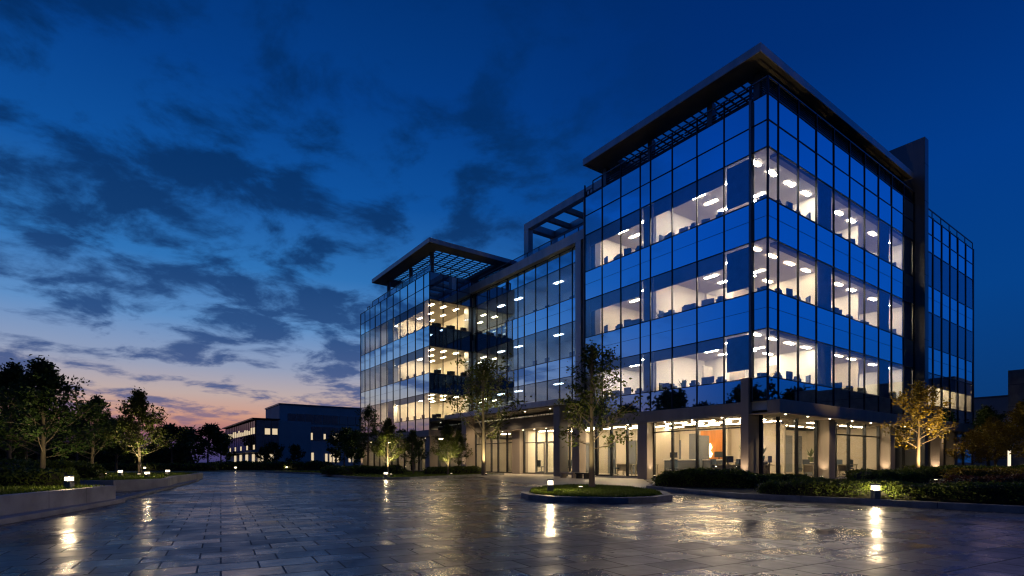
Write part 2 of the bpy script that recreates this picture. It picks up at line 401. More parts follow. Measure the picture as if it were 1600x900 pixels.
class Bld:
    def __init__(b, name, t, s, label, cat='building'):
        b.t, b.s = t, s
        b.root = empty(name, W(t, s), ANG); tag(b.root, label, cat)
    def part(b, name, mat, t0, t1, s0, s1, z0, z1, bevel=0, parent=None, label=None):
        o = bx(t0-b.t, t1-b.t, s0-b.s, s1-b.s, z0, z1).build(name, mat, parent or b.root, bevel)
        if label: o['label'] = label
        return o
    def mb(b, name, m, mat, parent=None, smooth=False):
        m.v = [(x-b.t, y-b.s, z) for x, y, z in m.v]
        return m.build(name, mat, parent or b.root, smooth=smooth)
    # a facade along s (faces -t) at t=T, or along t (faces -s) at s=S
    def grid(b, axis, at, xs, zs, cell, mull=.046, depth=.045, mull_z=None, out=-1):
        """cell(i, j) -> (part name, material, setback) or None for no pane"""
        for i in range(len(xs)-1):
            for j in range(len(zs)-1):
                c = cell(i, j)
                if not c: continue
                nm, mt, back = c[:3]
                a, e = sorted((xs[i], xs[i+1])); a += .02; e -= .02
                z0, z1 = zs[j]+.015, zs[j+1]-.015
                k = rnd.uniform(-.004, .004)
                p0, p1 = at+back+k, at+back+k+.03
                o = (b.part(nm, mt, p0, p1, a, e, z0, z1) if axis == 's' else b.part(nm, mt, a, e, p0, p1, z0, z1))
                ka, kz = rnd.uniform(-.006, .006), rnd.uniform(-.005, .005); mid = (a+e)/2-(b.s if axis == 's' else b.t); zm = (z0+z1)/2
                for v in o.data.vertices:      # no two panes hang quite alike
                    if axis == 's': v.co.x += ka*(v.co.y-mid)+kz*(v.co.z-zm)
                    else: v.co.y += ka*(v.co.x-mid)+kz*(v.co.z-zm)
        for z in ((8.35, 12.7) if len(zs) > 7 else (8.3, 12.6)):
            (b.part('panel_joint', M['metal_dark'], at-.012, at-.008, min(xs), max(xs), z, z+.012) if axis == 's' else b.part('panel_joint', M['metal_dark'], min(xs), max(xs), at-.012, at-.008, z, z+.012))
        z0, z1 = mull_z or (zs[0], zs[-1])
        for x in xs:
            (b.part('mullion', M['metal_dark'], at-depth, at+.06, x-mull/2, x+mull/2, z0, z1) if axis == 's'
             else b.part('mullion', M['metal_dark'], x-mull/2, x+mull/2, at-depth, at+.06, z0, z1))
        a, e = min(xs), max(xs)
        for z in zs:
            (b.part('transom', M['metal_dark'], at-depth*.6, at+.05, a, e, z-.022, z+.022) if axis == 's'
             else b.part('transom', M['metal_dark'], a, e, at-depth*.6, at+.05, z-.022, z+.022))

ZS = [3.95, 5.06, 7.36, 9.2, 11.67, 13.55, 15.97, 17.25, 18.49]
KIND = ['base_panel', 'window', 'spandrel_panel', 'window', 'spandrel_panel', 'window', 'upper_glass_panel', 'upper_glass_panel']
FLOORS = [(4.3, 7.42), (8.45, 11.73), (12.8, 16.03)]
SLABS = [(3.5, 4.3), (7.42, 8.45), (11.73, 12.8), (16.03, 16.9)]

# ---- tall tower
TA = Bld('office_tower', 0, 0, 'tall glass office tower on the right with overhanging flat roof and bright corner windows')
xl = [0, .83, 2.29, 3.88, 5.47, 6.99, 7.75, 9.28, 10.86, 12.45]
xr = [0, .94, 2.87, 4.8, 6.8, 8.77, 10.76, 12.78, 14.81, 16.78, 18.65]
dark_l = {5}
def cell_left(i, j):
    k = KIND[j]
    if k == 'window': return k, M['g_left'], 0
    if k == 'base_panel': return k, M['g_sp_b'], 0
    return k, M['g_sp'], 0
def cell_right(i, j):
    k = KIND[j]
    if k == 'window': return k, M['g_clear'], 0
    if k == 'base_panel': return k, M['g_sp_b'], 0
    return k, M['g_sp_r'], 0
TA.grid('s', 0, xl, ZS, cell_left, mull_z=(3.95, 19.3))
TA.grid('t', 0, xr, ZS, cell_right, mull_z=(3.95, 19.3))
xb = [19.45, 20.75, 22.5, 24.35, 26.2, 28.05, 30.0, 32.0]
TA.grid('t', .05, xb, ZS, cell_right, mull=.16, mull_z=(3.95, 18.55))
ROOM = {}
def room(i, side, k):
    key = (i, side, int(k))
    if key not in ROOM: ROOM[key] = M[rnd.choice(('e_ceil', 'e_ceil', 'e_ceil_cool', 'e_ceil_cool', 'e_ceil_low'))]
    return ROOM[key]
# floors, ceilings, core
for z0, z1 in SLABS:
    TA.part('floor_slab', M['ceil_in'], .12, 31.9, .12, 12.35, z0, z1)
for i, (z0, z1) in enumerate(FLOORS):
    TA.part('core_wall', M['wall_in'], 5.2, 31.9, 5.0, 12.35, z0, z1)
    TA.part('carpet', M['carpet'], .14, 31.8, .14, 5.0, z0, z0+.01)
    TA.part('carpet', M['carpet'], .14, 5.2, 5.0, 12.3, z0, z0+.01)
    TA.part('partition_wall', M['wall_in'], .12, 5.2, 12.15, 12.35, z0, z1)
    TA.part('partition_wall', M['wall_in'], 18.7, 19.3, .12, 5.0, z0, z1)
    TA.part('partition_wall', M['wall_in'], 31.7, 31.9, .12, 5.0, z0, z1)
    TA.part('partition_wall', M['wall_in'], .5, 5.2, 6.98, 7.1, z0, z1)
    TA.part('partition_wall', M['wall_in'], 7.0, 7.12, .5, 5.0, z0, z1)
    TA.part('partition_wall', M['wall_in'], 13.0, 13.12, 1.2, 5.0, z0, z1)
    # darker perimeter bulkheads, seen along the heads of the windows
    for a, e in ((2.3, 6.9), (7.75, 12.1)):
        TA.part('roller_blind', M['blind2'], .13, .15, a, e, z1-(.62, .86, .86)[i], z1-.004)
    TA.part('bulkhead', M['bulk'], .95, 18.6, .13, .42, z1-.16, z1-.004)
    # round-cornered columns just inside the glass
    TA.part('column', M['bulk'], .25, .85, 7.02, 7.72, z0, z1)
    TA.part('column', M['bulk'], .25, .75, 11.75, 12.1, z0, z1)
    # lowered blinds
    lo = (.62, .5, .35)[i]
    TA.part('roller_blind', M['blind'], .1, .12, .9, 2.2, z0+lo+.62, z1-.17)
    TA.part('roller_blind', M['blind'], 5.2, 6.72, .1, .12, z0+.5, z1-.17)
    TA.part('roller_blind', M['blind'], 13.1, 14.7, .1, .12, z0+.5, z1-.17)
    TA.part('roller_blind', M['blind'], 16.9, 18.6, .1, .12, z0+.3, z1-.17)
    # ceiling light panels
    for s in (2.9, 4.9, 8.6, 10.6):
        for t in (1.6, 2.8, 4.2):
            TA.part('ceiling_light', room(i, 'l', s > 7), t-.085, t+.085, s-.38, s+.38, z1-.03, z1-.002)
    for t in (1.0, 2.6, 4.4, 6.2, 8.4, 10.2, 12.0, 15.2, 17.4):
        for s in (1.2, 3.4):
            TA.part('ceiling_light', room(i, 'r', (t > 7)+(t > 13)), t-.38, t+.38, s-.085, s+.085, z1-.03, z1-.002)
    if i == 0:
        for t in (20.6, 22.4, 24.2, 26.0, 27.6, 30):
            for s in (1.3, 3.2): TA.part('ceiling_light', M['e_ceil_low'], t-.4, t+.4, s-.09, s+.09, z1-.03, z1-.002)
        TA.part('partition_wall', M['wall_in'], 28.6, 28.7, .3, 5, z0, z1)
        TA.part('roller_blind', M['blind2'], 19.6, 31.6, .12, .14, z1-1.0, z1-.02)
    else:
        TA.part('roller_blind', M['blind'], 19.5, 31.6, .12, .14, z0+.3, z1-.02)
    if i == 1: TA.part('ceiling_light', M['e_ceil_dim'], 21, 21.5, 2.4, 2.7, z1-.03, z1-.002)
# wall backs
TA.part('rear_wall', M['concrete'], .0, 32, 12.45, 12.6, 3.95, 18.4)
TA.part('rear_wall', M['concrete'], 32.02, 32.2, .06, 12.45, 3.95, 18.5)
TA.part('roof_deck', M['concrete'], .1, 31.9, .1, 12.4, 18.1, 18.42)
# stone band above the ground floor, corner pilaster, ledge
TA.part('stone_band', M['stone'], -.12, .1, 1.27, 12.45, 3.36, 3.94, .01)
TA.part('corner_pilaster', M['stone'], -.2, .12, .86, 1.27, 3.3, 5.1, .01)
TA.part('column', M['stone'], -.2, .8, .86, 1.27, 0, 3.298, .01)
TA.part('mullion', M['metal_mid'], -.16, .12, .76, .87, 5.1, 18.5)
TA.part('ledge', M['stone'], -.1, 32.6, -.62, -.02, 3.36, 3.94, .015)
TA.part('soffit', M['soffit'], -.08, 32.5, -.6, 3.4, 3.3, 3.358)
TA.part('soffit', M['soffit'], -.1, 3.4, 3.42, 12.4, 3.3, 3.358)
# projecting fin wall
TA.part('fin_wall', M['metal_mid'], 18.72, 19.4, -.6, 7.5, 0, 22.8, .02)
for z in (9.2, 13.55, 18.5, 21): TA.part('panel_joint', M['metal_dark'], 18.71, 19.41, -.605, -.55, z, z+.04)
# roof terrace rail and louvre screens
def rail(b, axis, at, xs, z0, z1, n_mid=1, glass=True):
    a, e = min(xs), max(xs)
    f = lambda m, p0, p1, x0, x1, za, zb: m.box(p0, p1, x0, x1, za, zb) if axis == 's' else m.box(x0, x1, p0, p1, za, zb)
    m = MB(); f(m, at-.03, at+.03, a, e, z1-.06, z1); b.mb('hand_rail', m, M['metal_mid'])
    for x in xs:
        m = MB(); f(m, at-.025, at+.025, x-.03, x+.03, z0, z1-.061); b.mb('rail_post', m, M['metal_dark'])
    if glass:
        for p, q in zip(sorted(xs)[:-1], sorted(xs)[1:]):
            m = MB(); f(m, at-.006, at+.006, p+.035, q-.035, z0+.05, z1-.1); b.mb('rail_glass', m, M['g_rail'])
rail(TA, 's', 0, [0, .9, 3.88, 6.99, 9.28, 11.7], 18.53, 19.32, glass=False)
rail(TA, 't', 0, xr, 18.53, 19.32, glass=False)
rail(TA, 't', .1, xb, 18.53, 19.1, glass=False)
rail(TA, 's', .1, [11.8, 12.1, 12.4], 18.53, 18.95, glass=False)
def louvres(b, axis, at, a, e, z0, z1, step=.15, t=.03, d=.12):
    m = MB(); z = z0
    while z < z1:
        if axis == 's': m.box(at, at+d, a, e, z, z+t)
        else: m.box(a, e, at, at+d, z, z+t)
        z += step
    b.mb('louvre_screen', m, M['metal_mid'])
for a, e in ((.9, 3.0), (3.1, 5.1), (5.2, 7.3), (7.4, 9.4), (9.5, 11.4)):
    louvres(TA, 's', .55, a, e, 18.55, 19.35)
for a, e in ((.6, 4), (4.1, 8), (8.1, 12), (12.1, 15.5), (15.6, 18.4)):
    louvres(TA, 't', .6, a, e, 18.55, 20.0, .11, .05)
TA.part('penthouse_wall', M['metal_dark'], 7, 18.3, 5, 10, 18.42, 19.9)
for t, s in ((.5, .7), (.5, 3.3), (.5, 7.3), (.5, 11.0), (8, .9), (14, .9), (18, .9), (18, 11)):
    TA.part('roof_post', M['metal_mid'], t, t+.32, s, s+.32, 18.42, 20.05)

def canopy(b, t0, t1, s0, s1, z0, z1, rim):
    """flat roof: solid rim, lattice of slats in the middle"""
    root = b.mb('roof_canopy', MB().box(t0, t1, s0, s0+rim, z0+.05, z1-.03).box(t0, t1, s1-rim, s1, z0+.05, z1-.03)
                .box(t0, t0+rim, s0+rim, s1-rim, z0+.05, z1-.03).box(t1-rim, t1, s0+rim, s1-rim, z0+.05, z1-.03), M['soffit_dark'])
    e = .04
    for q in ((t0-e, t1+e, s0-e, s0), (t0-e, t1+e, s1, s1+e), (t0-e, t0, s0, s1), (t1, t1+e, s0, s1)):
        b.part('fascia', M['fascia'], *q, z0, z1, parent=root)
    b.part('roof_sheet', M['fascia'], t0, t1, s0, s0+rim-.2, z1-.029, z1-.003, parent=root)
    m = MB(); x = s0+rim
    while x < s1-rim: m.box(t0+rim, t1-rim, x, x+.08, z1-.1, z1-.05); x += .5
    b.mb('roof_slat', m, M['metal_dark'], root)
    m = MB(); x = t0+rim
    while x < t1-rim: m.box(x, x+.1, s0+rim, s1-rim, z1-.17, z1-.102); x += .85
    b.mb('roof_beam', m, M['metal_dark'], root)
    return root
canopy(TA, -.72, 18.3, -.03, 11.8, 20.1, 20.5, 1.5)

# ground floor of the tall tower
GL = 1.0
def lobby(b, axis, at, xs, z0, z1, trans=None, nm='window'):
    for p, q in zip(xs[:-1], xs[1:]):
        m = MB()
        (m.box(at, at+.03, p+.03, q-.03, z0+.06, z1) if axis == 's' else m.box(p+.03, q-.03, at, at+.03, z0+.06, z1))
        b.mb(nm, m, M['g_lobby'])
    for x in xs:
        m = MB(); (m.box(at-.07, at+.1, x-.045, x+.045, z0, z1) if axis == 's' else m.box(x-.045, x+.045, at-.07, at+.1, z0, z1))
        b.mb('mullion', m, M['metal_dark'])
    for z in ([z0+.03] + ([trans] if trans else [])):
        m = MB(); (m.box(at-.05, at+.08, xs[0], xs[-1], z-.03, z+.03) if axis == 's' else m.box(xs[0], xs[-1], at-.05, at+.08, z-.03, z+.03))
        b.mb('transom', m, M['metal_dark'])
GL = .6
lobby(TA, 's', GL, [1.3, 2.68, 4.3, 5.9, 7.22], .1, 3.3, 2.75)
lobby(TA, 's', GL, [8.0, 9.3, 10.6, 11.9], .1, 3.3)
lobby(TA, 't', GL, [.5, 2.09, 3.96, 6.1], .1, 3.3)
lobby(TA, 't', GL, [6.95, 8.39, 10.13, 12.37, 14.45], .1, 3.3, 2.6)
lobby(TA, 't', GL, [15.15, 17.0, 18.7], .1, 3.3)
lobby(TA, 't', GL, [19.5, 21.6, 23.6], .1, 3.3)
lobby(TA, 't', GL, [24.4, 26.85], .1, 3.3)
lobby(TA, 't', GL, [27.7, 29.6, 31.6], .1, 3.3)
for t, s in ((0, 7.25), (0, 13.0)):
    TA.part('column', M['stone'], t, t+.62, s, s+.72, .0, 3.3, .012)
for t in (6.15, 14.5, 23.65, 26.9):
    TA.part('column', M['stone'], t, t+.72, -.05, .62, 0, 3.3, .012)
TA.part('plinth', M['concrete'], .4, 31.8, .4, 12.4, .0, .1)
TA.part('lobby_floor', M['furn'], .68, 31.7, .68, 12.35, .1, .11)
TA.part('core_wall', M['lobby_wall'], 6.2, 31.7, 6.0, 12.4, .11, 3.3)
TA.part('partition_wall', M['lobby_wall'], 6.6, 6.75, 2.6, 6.0, .11, 3.3)
TA.part('partition_wall', M['lobby_wall'], 16.4, 16.55, 1.1, 6.0, .11, 3.3)
TA.part('partition_wall', M['lobby_wall'], 31.6, 31.75, 1.1, 6.0, .11, 3.3)
TA.part('partition_wall', M['lobby_wall'], 2.6, 6.2, 9.6, 9.75, .11, 3.3)
TA.part('wood_wall_panel', M['wood'], 4.6, 4.7, 5.35, 6.85, .11, 2.95)
m = MB(); m.tube([(4.5, 6.1, 1.3), (4.5, 6.05, 1.5), (4.5, 6.16, 1.7), (4.5, 6.07, 1.9), (4.5, 6.1, 2.15)], [.05, .1, .06, .09, .03], 7)
TA.mb('wall_ornament', m, M['e_art'])
for t, s0, s1 in ((8.6, 5.9, 5.98), (11.6, 5.9, 5.98), (3.0, 5.9, 5.98)):
    TA.part('door', M['bulk'], t, t+1.1, s0, s1, .11, 2.6)
for t in (2.5, 4.4, 6.0): TA.part('door', M['bulk'], 6.12, 6.19, 8+t*.6, 8.6+t*.6, .11, 2.5)
for t in (1.6, 3.2, 4.8): 
    for s in (2.6, 4.6, 6.4, 9, 11):
        TA.part('lobby_light', M['e_lobby'], t-.08, t+.08, s-.7, s+.7, 3.27, 3.298)
for t in (8.2, 10.2, 12.4, 14.4):
    TA.part('lobby_light', M['e_lobby'], t-.7, t+.7, 1.6, 1.76, 3.27, 3.298)
    TA.part('lobby_light', M['e_lobby'], t-.7, t+.7, 3.6, 3.76, 3.27, 3.298)
for t in (20, 24): TA.part('lobby_light', M['e_lobby'], t-.4, t+.4, 3, 3.2, 3.27, 3.298)

for t, w in ((7.6, .5), (10.2, .9), (13.0, 1.2), (14.8, .8), (19, 1.2), (22, 1.0), (25.4, 1.4)): TA.part('wall_panel', M['bulk'], t, t+w, 5.93, 5.99, .3, 2.9)
for s, w in ((8.3, .5), (9.6, .9), (11.2, .6)): TA.part('wall_panel', M['bulk'], 6.13, 6.19, s, s+w, .3, 2.9)
for i, (z0, z1) in enumerate(FLOORS):
    for t, w in ((2.1, .9), (8.0, .5), (9.4, 1.4), (11.6, .6), (14.3, 1.6), (17, .5)): TA.part('wall_panel', M['bulk' if t > 9 else 'furn'], t+i*.3, t+w+i*.3, 4.93, 4.99, z0+.02, z0+2.2)
    for s, w in ((2.2, .6), (4.2, 1.0), (8.2, .8), (9.9, .5)): TA.part('wall_panel', M['furn'], 5.13, 5.19, s+i*.2, s+w+i*.2, z0+.02, z0+2.2)
# downlights under ledges and uplights at columns: each fixture is a thing with its lens and lamp
fix_n = 0
def downlight(b, t, s, z, power=14, size=110):
    root = b.root
    m = MB(); m.tube([(t, s, z), (t, s, z-.02)], [.05, .05], 10)
    o = b.mb('downlight', m, M['e_down'])
    spot(root, (t-b.t, s-b.s, z-.05), (t-b.t, s-b.s, 0), power, WARM, size, .9, .05)
for t in (1.0, 3.2, 5.6, 8.3, 10.8, 13.4, 16, 20.5, 24.5): downlight(TA, t, -.32, 3.3, 130)
for s in (2.6, 4.4, 6.2, 9.0, 11.2): downlight(TA, .3, s, 3.3, 130)

def uplight(p, target, power, label, color=WARM, size=60):
    r = empty('ground_uplight', p); tag(r, label, 'uplight', 'uplights set in the planting')
    MB().tube([(0, 0, 0), (0, 0, .1)], [.07, .075], 10).build('housing', M['metal_dark'], r)
    MB().tube([(0, 0, .101), (0, 0, .108)], [.06, .06], 10).build('lens', M['e_lens'], r)
    spot(r, (0, 0, .16), Vector(target)-Vector(p), power, color, size, .8, .06)
    return r

# ---- far tower
TB = Bld('office_tower', -2, 30.8, 'shorter glass office tower at the left end with a flat roof canopy on posts')
bl = [30.8, 32.0, 33.75, 35.5, 37.3, 39.0, 40.65, 42.35, 43.95, 45.5, 47.05, 48.45]
br = [-2, -.6, .94, 2.5]
TB.grid('s', -2, bl, ZS, lambda i, j: (KIND[j], M['g_far'], 0) if KIND[j] == 'window' and i < 7 else cell_left(i, j), mull_z=(3.95, 18.5))
def cell_br(i, j):
    k = KIND[j]
    if k == 'window': return k, M['g_lobby'], 0
    return k, M['g_sp_b' if j > 5 else 'g_sp_d'], 0
TB.grid('t', 30.8, br, ZS, cell_br, mull_z=(3.95, 18.5))
for z0, z1 in SLABS: TB.part('floor_slab', M['ceil_in'], -1.88, 8, 30.92, 48.4, z0, z1)
for i, (z0, z1) in enumerate(FLOORS):
    TB.part('core_wall', M['wall_in'], 3.2, 8, 30.92, 48.4, z0, z1)
    TB.part('partition_wall', M['wall_in'], -1.5, 3.2, 38.9, 39.05, z0, z1)
    TB.part('partition_wall', M['wall_in'], -1.5, 3.2, 43.9, 44.0, z0, z1)
    TB.part('partition_wall', M['wall_in'], -1.85, 3.2, 48.2, 48.4, z0, z1)
    TB.part('carpet', M['carpet'], -1.86, 3.2, 30.95, 48.2, z0, z0+.01)
    TB.part('roller_blind', M['blind2'], -1.87, -1.85, 32.1, 38.8, z1-(.6, .8, .8)[i], z1-.004)
    TB.part('roller_blind', M['blind'], -1.9, -1.88, 39.1, 40.6, z0+.5, z1-.03)
    for s in (32.6, 35.2, 37.6):
        for t in (-.9, .4, 1.8): TB.part('ceiling_light', M['e_ceil_b'], t-.085, t+.085, s-.38, s+.38, z1-.03, z1-.002)
    TB.part('ceiling_light', M['e_ceil_dim'], -.4, 0, 41.2, 42.2, z1-.03, z1-.002)
    if i == 0: TB.part('ceiling_light', M['e_ceil_b'], .4, .8, 43, 43.6, z1-.03, z1-.002)
    TB.part('ceiling_light', M['e_ceil_dim'], .4, .8, 45.6, 46.4, z1-.03, z1-.002)
TB.part('roof_deck', M['concrete'], -1.9, 8, 30.9, 48.4, 18.1, 18.42)
TB.part('rear_wall', M['concrete'], -1.95, 8, 48.46, 48.6, 0, 18.4)
TB.part('rear_wall', M['concrete'], 8, 8.2, 30.9, 48.6, 0, 18.4)
TB.part('stone_band', M['stone'], -2.15, -1.85, 30.65, 49.3, 3.36, 3.94, .01)
TB.part('stone_band', M['stone'], -1.84, 2.5, 30.65, 30.95, 3.36, 3.94, .01)
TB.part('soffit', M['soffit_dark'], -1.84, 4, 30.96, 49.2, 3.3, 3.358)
lobby(TB, 's', -.6, [32.5, 34.2, 35.9, 37.6, 39.3, 41, 42.7, 44.4, 46.1, 47.8], .1, 3.3)
lobby(TB, 't', 32.4, [-.6, .9, 2.4], .1, 3.3)
for s in (30.9, 47.9): TB.part('column', M['stone'], -1.95, -1.1, s, s+.85, 0, 3.3, .012)
TB.part('core_wall', M['lobby_wall'], 2.6, 7.9, 31, 48.4, .0, 3.3)
TB.part('lobby_floor', M['furn'], -.5, 2.6, 32.5, 48.3, .1, .11)
for s in (33.5, 40, 46): TB.part('lobby_light', M['e_lobby'], .6, .85, s-.5, s+.5, 3.27, 3.298)
for s in (35, 37.2, 41.6, 43.3): TB.part('door', M['bulk'], 2.5, 2.58, s, s+.9, .11, 2.6)
canopy(TB, -2.9, 6.6, 29.1, 42.5, 20.4, 20.8, 1.5)
rail(TB, 's', -1.75, [30.9, 32.4, 34, 35.6, 37.2, 38.8, 40.4, 42, 43.6, 45.4], 18.46, 19.3)
rail(TB, 't', 30.95, [-1.75, .3, 2.4], 18.46, 19.3, glass=False)
rail(TB, 's', -1.75, [46.2, 46.9], 18.46, 19.0, glass=False)
for t, s in ((-1.55, 31.2), (-1.55, 41.2), (5.8, 31.2), (5.8, 41.2), (-1.4, 36.0)):
    m = MB(); m.tube([(t, s, 18.42), (t, s, 20.45)], [.2, .2], 12); TB.mb('roof_post', m, M['metal_mid'])
TB.part('penthouse_wall', M['metal_dark'], 1.6, 6.2, 36.6, 41, 18.42, 20.0)

# ---- link wing with entrance
LK = Bld('glass_link_wing', 2.75, 21.5, 'glazed link wing between the two towers, above the recessed main entrance')
lx = [31.0, 30.2, 28.4, 26.8, 25.2, 23.6, 22.7, 21.15, 19.65, 18.15, 16.7, 15.9]
LZ = [5.3, 7.5, 8.98, 11.6, 13.4, 16.0, 17.2]
LKK = ['window', 'spandrel_panel', 'window', 'spandrel_panel', 'window', 'upper_glass_panel']
LK.grid('s', 2.75, lx, LZ, lambda i, j: (LKK[j], M['g_link'] if LKK[j] == 'window' else M['g_sp'], 0))
for z0, z1 in ((4.2, 4.7), (7.55, 8.3), (11.65, 12.6), (16.05, 17.0)): LK.part('floor_slab', M['ceil_in'], 2.87, 11, 12.7, 30.7, z0, z1)
for i, (z0, z1) in enumerate(((4.7, 7.55), (8.3, 11.65), (12.6, 16.05))):
    LK.part('core_wall', M['wall_in'], 7.0, 11, 12.7, 30.7, z0, z1)
    LK.part('partition_wall', M['wall_in'], 3.3, 7, 23.3, 23.45, z0, z1)
    LK.part('partition_wall', M['wall_in'], 3.3, 7, 12.7, 12.8, z0, z1)
    LK.part('carpet', M['carpet'], 2.9, 7, 12.8, 30.6, z0, z0+.01)
    for s in (17.4, 20.6, 26.2, 29): LK.part('ceiling_light', M['e_ceil_dim'], 4.6, 4.9, s-.45, s+.45, z1-.03, z1-.002)
LK.part('portal_beam', M['fascia'], 2.3, 3.1, 12.6, 31.8, 17.22, 17.95, .01)
LK.part('portal_leg', M['fascia'], 2.3, 3.1, 31.02, 31.8, 4.9, 17.215, .01)
LK.part('portal_leg', M['fascia'], 2.3, 3.1, 15.3, 15.88, 4.9, 17.215, .01)
LK.part('recess_panel', M['metal_dark'], 2.9, 3.1, 12.62, 15.28, 3.9, 17.215)
LK.part('roof_deck', M['concrete'], 2.9, 11, 12.65, 31, 17.1, 17.25)
LK.part('rear_wall', M['concrete'], 11, 11.2, 12.65, 31, 0, 17.9)
rail(LK, 's', 3.3, [13.2, 15, 16.6, 18.2, 19.8, 21.4, 23, 25.4, 27.2, 29, 30.8], 17.96, 18.95)
# terrace pergola
pg = LK.part('terrace_pergola', M['fascia'], 4.0, 4.5, 10.5, 24.4, 21.45, 22.05, .01)
LK.part('pergola_beam', M['fascia'], 7.0, 7.4, 10.5, 24.4, 21.45, 22.0, .01, pg)
LK.part('pergola_beam', M['fascia'], 4.51, 6.99, 23.7, 24.3, 21.45, 22.0, .01, pg)
for s in (21.6, 19.4, 17.2, 15.0): LK.part('pergola_rafter', M['soffit'], 4.51, 6.99, s, s+.3, 21.5, 21.9, .01, pg)
LK.part('pergola_post', M['fascia'], 4.0, 4.5, 23.75, 24.4, 17.3, 21.44, .01, pg)
LK.part('pergola_post', M['fascia'], 7.0, 7.4, 23.75, 24.35, 17.3, 21.44, .01, pg)
# entrance canopy
LK.part('entrance_canopy', M['fascia'], -.6, 2.85, 14.4, 30.55, 4.95, 5.35, .012)
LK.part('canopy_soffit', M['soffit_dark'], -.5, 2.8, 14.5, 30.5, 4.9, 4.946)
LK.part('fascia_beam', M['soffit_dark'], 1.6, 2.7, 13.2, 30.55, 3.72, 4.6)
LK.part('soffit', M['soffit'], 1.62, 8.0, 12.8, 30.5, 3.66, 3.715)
ent = [30.4, 28.8, 27.7, 26.6, 25.2, 23.9]
lobby(LK, 's', 2.75, ent[::-1], .06, 3.66, 2.7)
lobby(LK, 's', 2.75, [17.9, 18.5+.02, 19.75, 21.07, 22.7], .06, 3.66, 2.62)
for a, e in ((18.55, 19.7), (19.8, 21.02)):
    d = LK.part('entrance_door', M['g_lobby'], 2.6, 2.63, a+.1, e-.1, .2, 2.5)
    LK.mb('door_frame', MB().box(2.58, 2.66, a+.03, a+.1, .07, 2.57).box(2.58, 2.66, e-.1, e-.03, .07, 2.57).box(2.58, 2.66, a+.1, e-.1, 2.5, 2.57).box(2.58, 2.66, a+.1, e-.1, .07, .2), M['metal_mid'], d)
    LK.mb('door_handle', MB().tube([(2.55, e-.2, .8), (2.55, e-.2, 1.7)], [.018, .018], 6), M['metal_mid'], d)
LK.part('column', M['stone'], 2.3, 3.2, 22.75, 23.85, 0, 3.66, .012)
LK.part('column', M['stone'], 2.3, 3.2, 30.42, 30.7, 0, 3.66, .012)
LK.part('column', M['stone'], -.4, .5, 27.0, 27.75, 0, 4.9, .012)
LK.part('column', M['metal_mid'], -.35, .45, 14.6, 15.25, 0, 4.9, .012)
lobby(LK, 's', 2.75, [12.7, 14.2, 15.6, 17.0, 17.85], .06, 3.66)
LK.part('core_wall', M['lobby_wall'], 8, 10.9, 12.7, 30.6, .0, 3.66)
LK.part('partition_wall', M['wall_in'], 3.3, 8, 23.2, 23.35, .1, 3.66)
LK.part('lobby_floor', M['furn'], 2.8, 8, 12.7, 30.6, .03, .05)
for s in (14, 16.4, 18.8, 20.6, 22.2, 25, 28): 
    LK.part('lobby_light', M['e_lobby'], 4.4, 4.65, s-.6, s+.6, 3.63, 3.658)
    LK.part('lobby_light', M['e_lobby'], 6.4, 6.65, s-.6, s+.6, 3.63, 3.658)
for s in (13.6, 15, 17.2, 19.2, 20.2, 25, 27.4, 29.3): LK.part('door', M['bulk'], 7.9, 7.99, s, s+.8, .06, 2.7)
for s in (17.5, 19, 20.5, 22, 25, 28): downlight(LK, 2.1, s, 3.66, 200)
for s in (16.5, 19.5, 22.5, 25.5, 28.5): downlight(LK, .4, s, 4.9, 320, 130)
for s in (33, 36.5, 40, 43.5, 47): downlight(TB, -1.3, s, 3.3, 45)

# ------------------------------------------------------------------ furniture behind the glass
def chair_mesh():
    m = MB(); m.box(-.24, .24, -.22, .22, .44, .52); m.box(-.22, .22, .2, .27, .55, 1.05); m.box(-.03, .03, .22, .25, .45, .6)
    m.tube([(0, 0, .08), (0, 0, .44)], [.03, .03], 6)
    for k in range(5):
        q = k*2*math.pi/5; m.tube([(0, 0, .1), (.28*math.cos(q), .28*math.sin(q), .05)], [.025, .02], 5)
    return m
def desk_mesh():
    m = MB(); m.box(-.7, .7, -.35, .35, .71, .75)
    for x in (-.66, .61): 
        for y in (-.32, .27): m.box(x, x+.05, y, y+.05, 0, .709)
    m.box(-.6, .6, .29, .31, .3, .709)
    return m
def monitor_mesh():
    m = MB(); m.box(-.28, .28, -.015, .02, .12, .46); m.box(-.03, .03, .021, .05, .02, .3); m.box(-.12, .12, -.07, .09, 0, .019)
    return m
def plant_mesh():
    m = MB(); m.tube([(0, 0, 0), (0, 0, .3)], [.13, .17], 8)
    r = random.Random(3)
    for k in range(26):
        q = r.uniform(0, 6.28); p = Vector((0, 0, .3)); d = Vector((math.cos(q)*r.uniform(.15, .35), math.sin(q)*r.uniform(.15, .35), r.uniform(.2, .6)))
        n = d.cross(Vector((0, 0, 1))).normalized()*.04
        m.quad(p, p+d*.5+n, p+d, p+d*.5-n)
    return m
def bin_mesh():
    m = MB(); m.tube([(0, 0, 0), (0, 0, .02), (0, 0, .6)], [.14, .16, .2], 10); m.tube([(0, 0, .6), (0, 0, .63)], [.21, .21], 10); return m
def box_mesh():
    m = MB(); m.box(-.22, .22, -.16, .16, 0, .34); m.box(-.235, .235, -.175, .175, .341, .42); m.box(-.16, .1, -.12, .12, .421, .56); return m
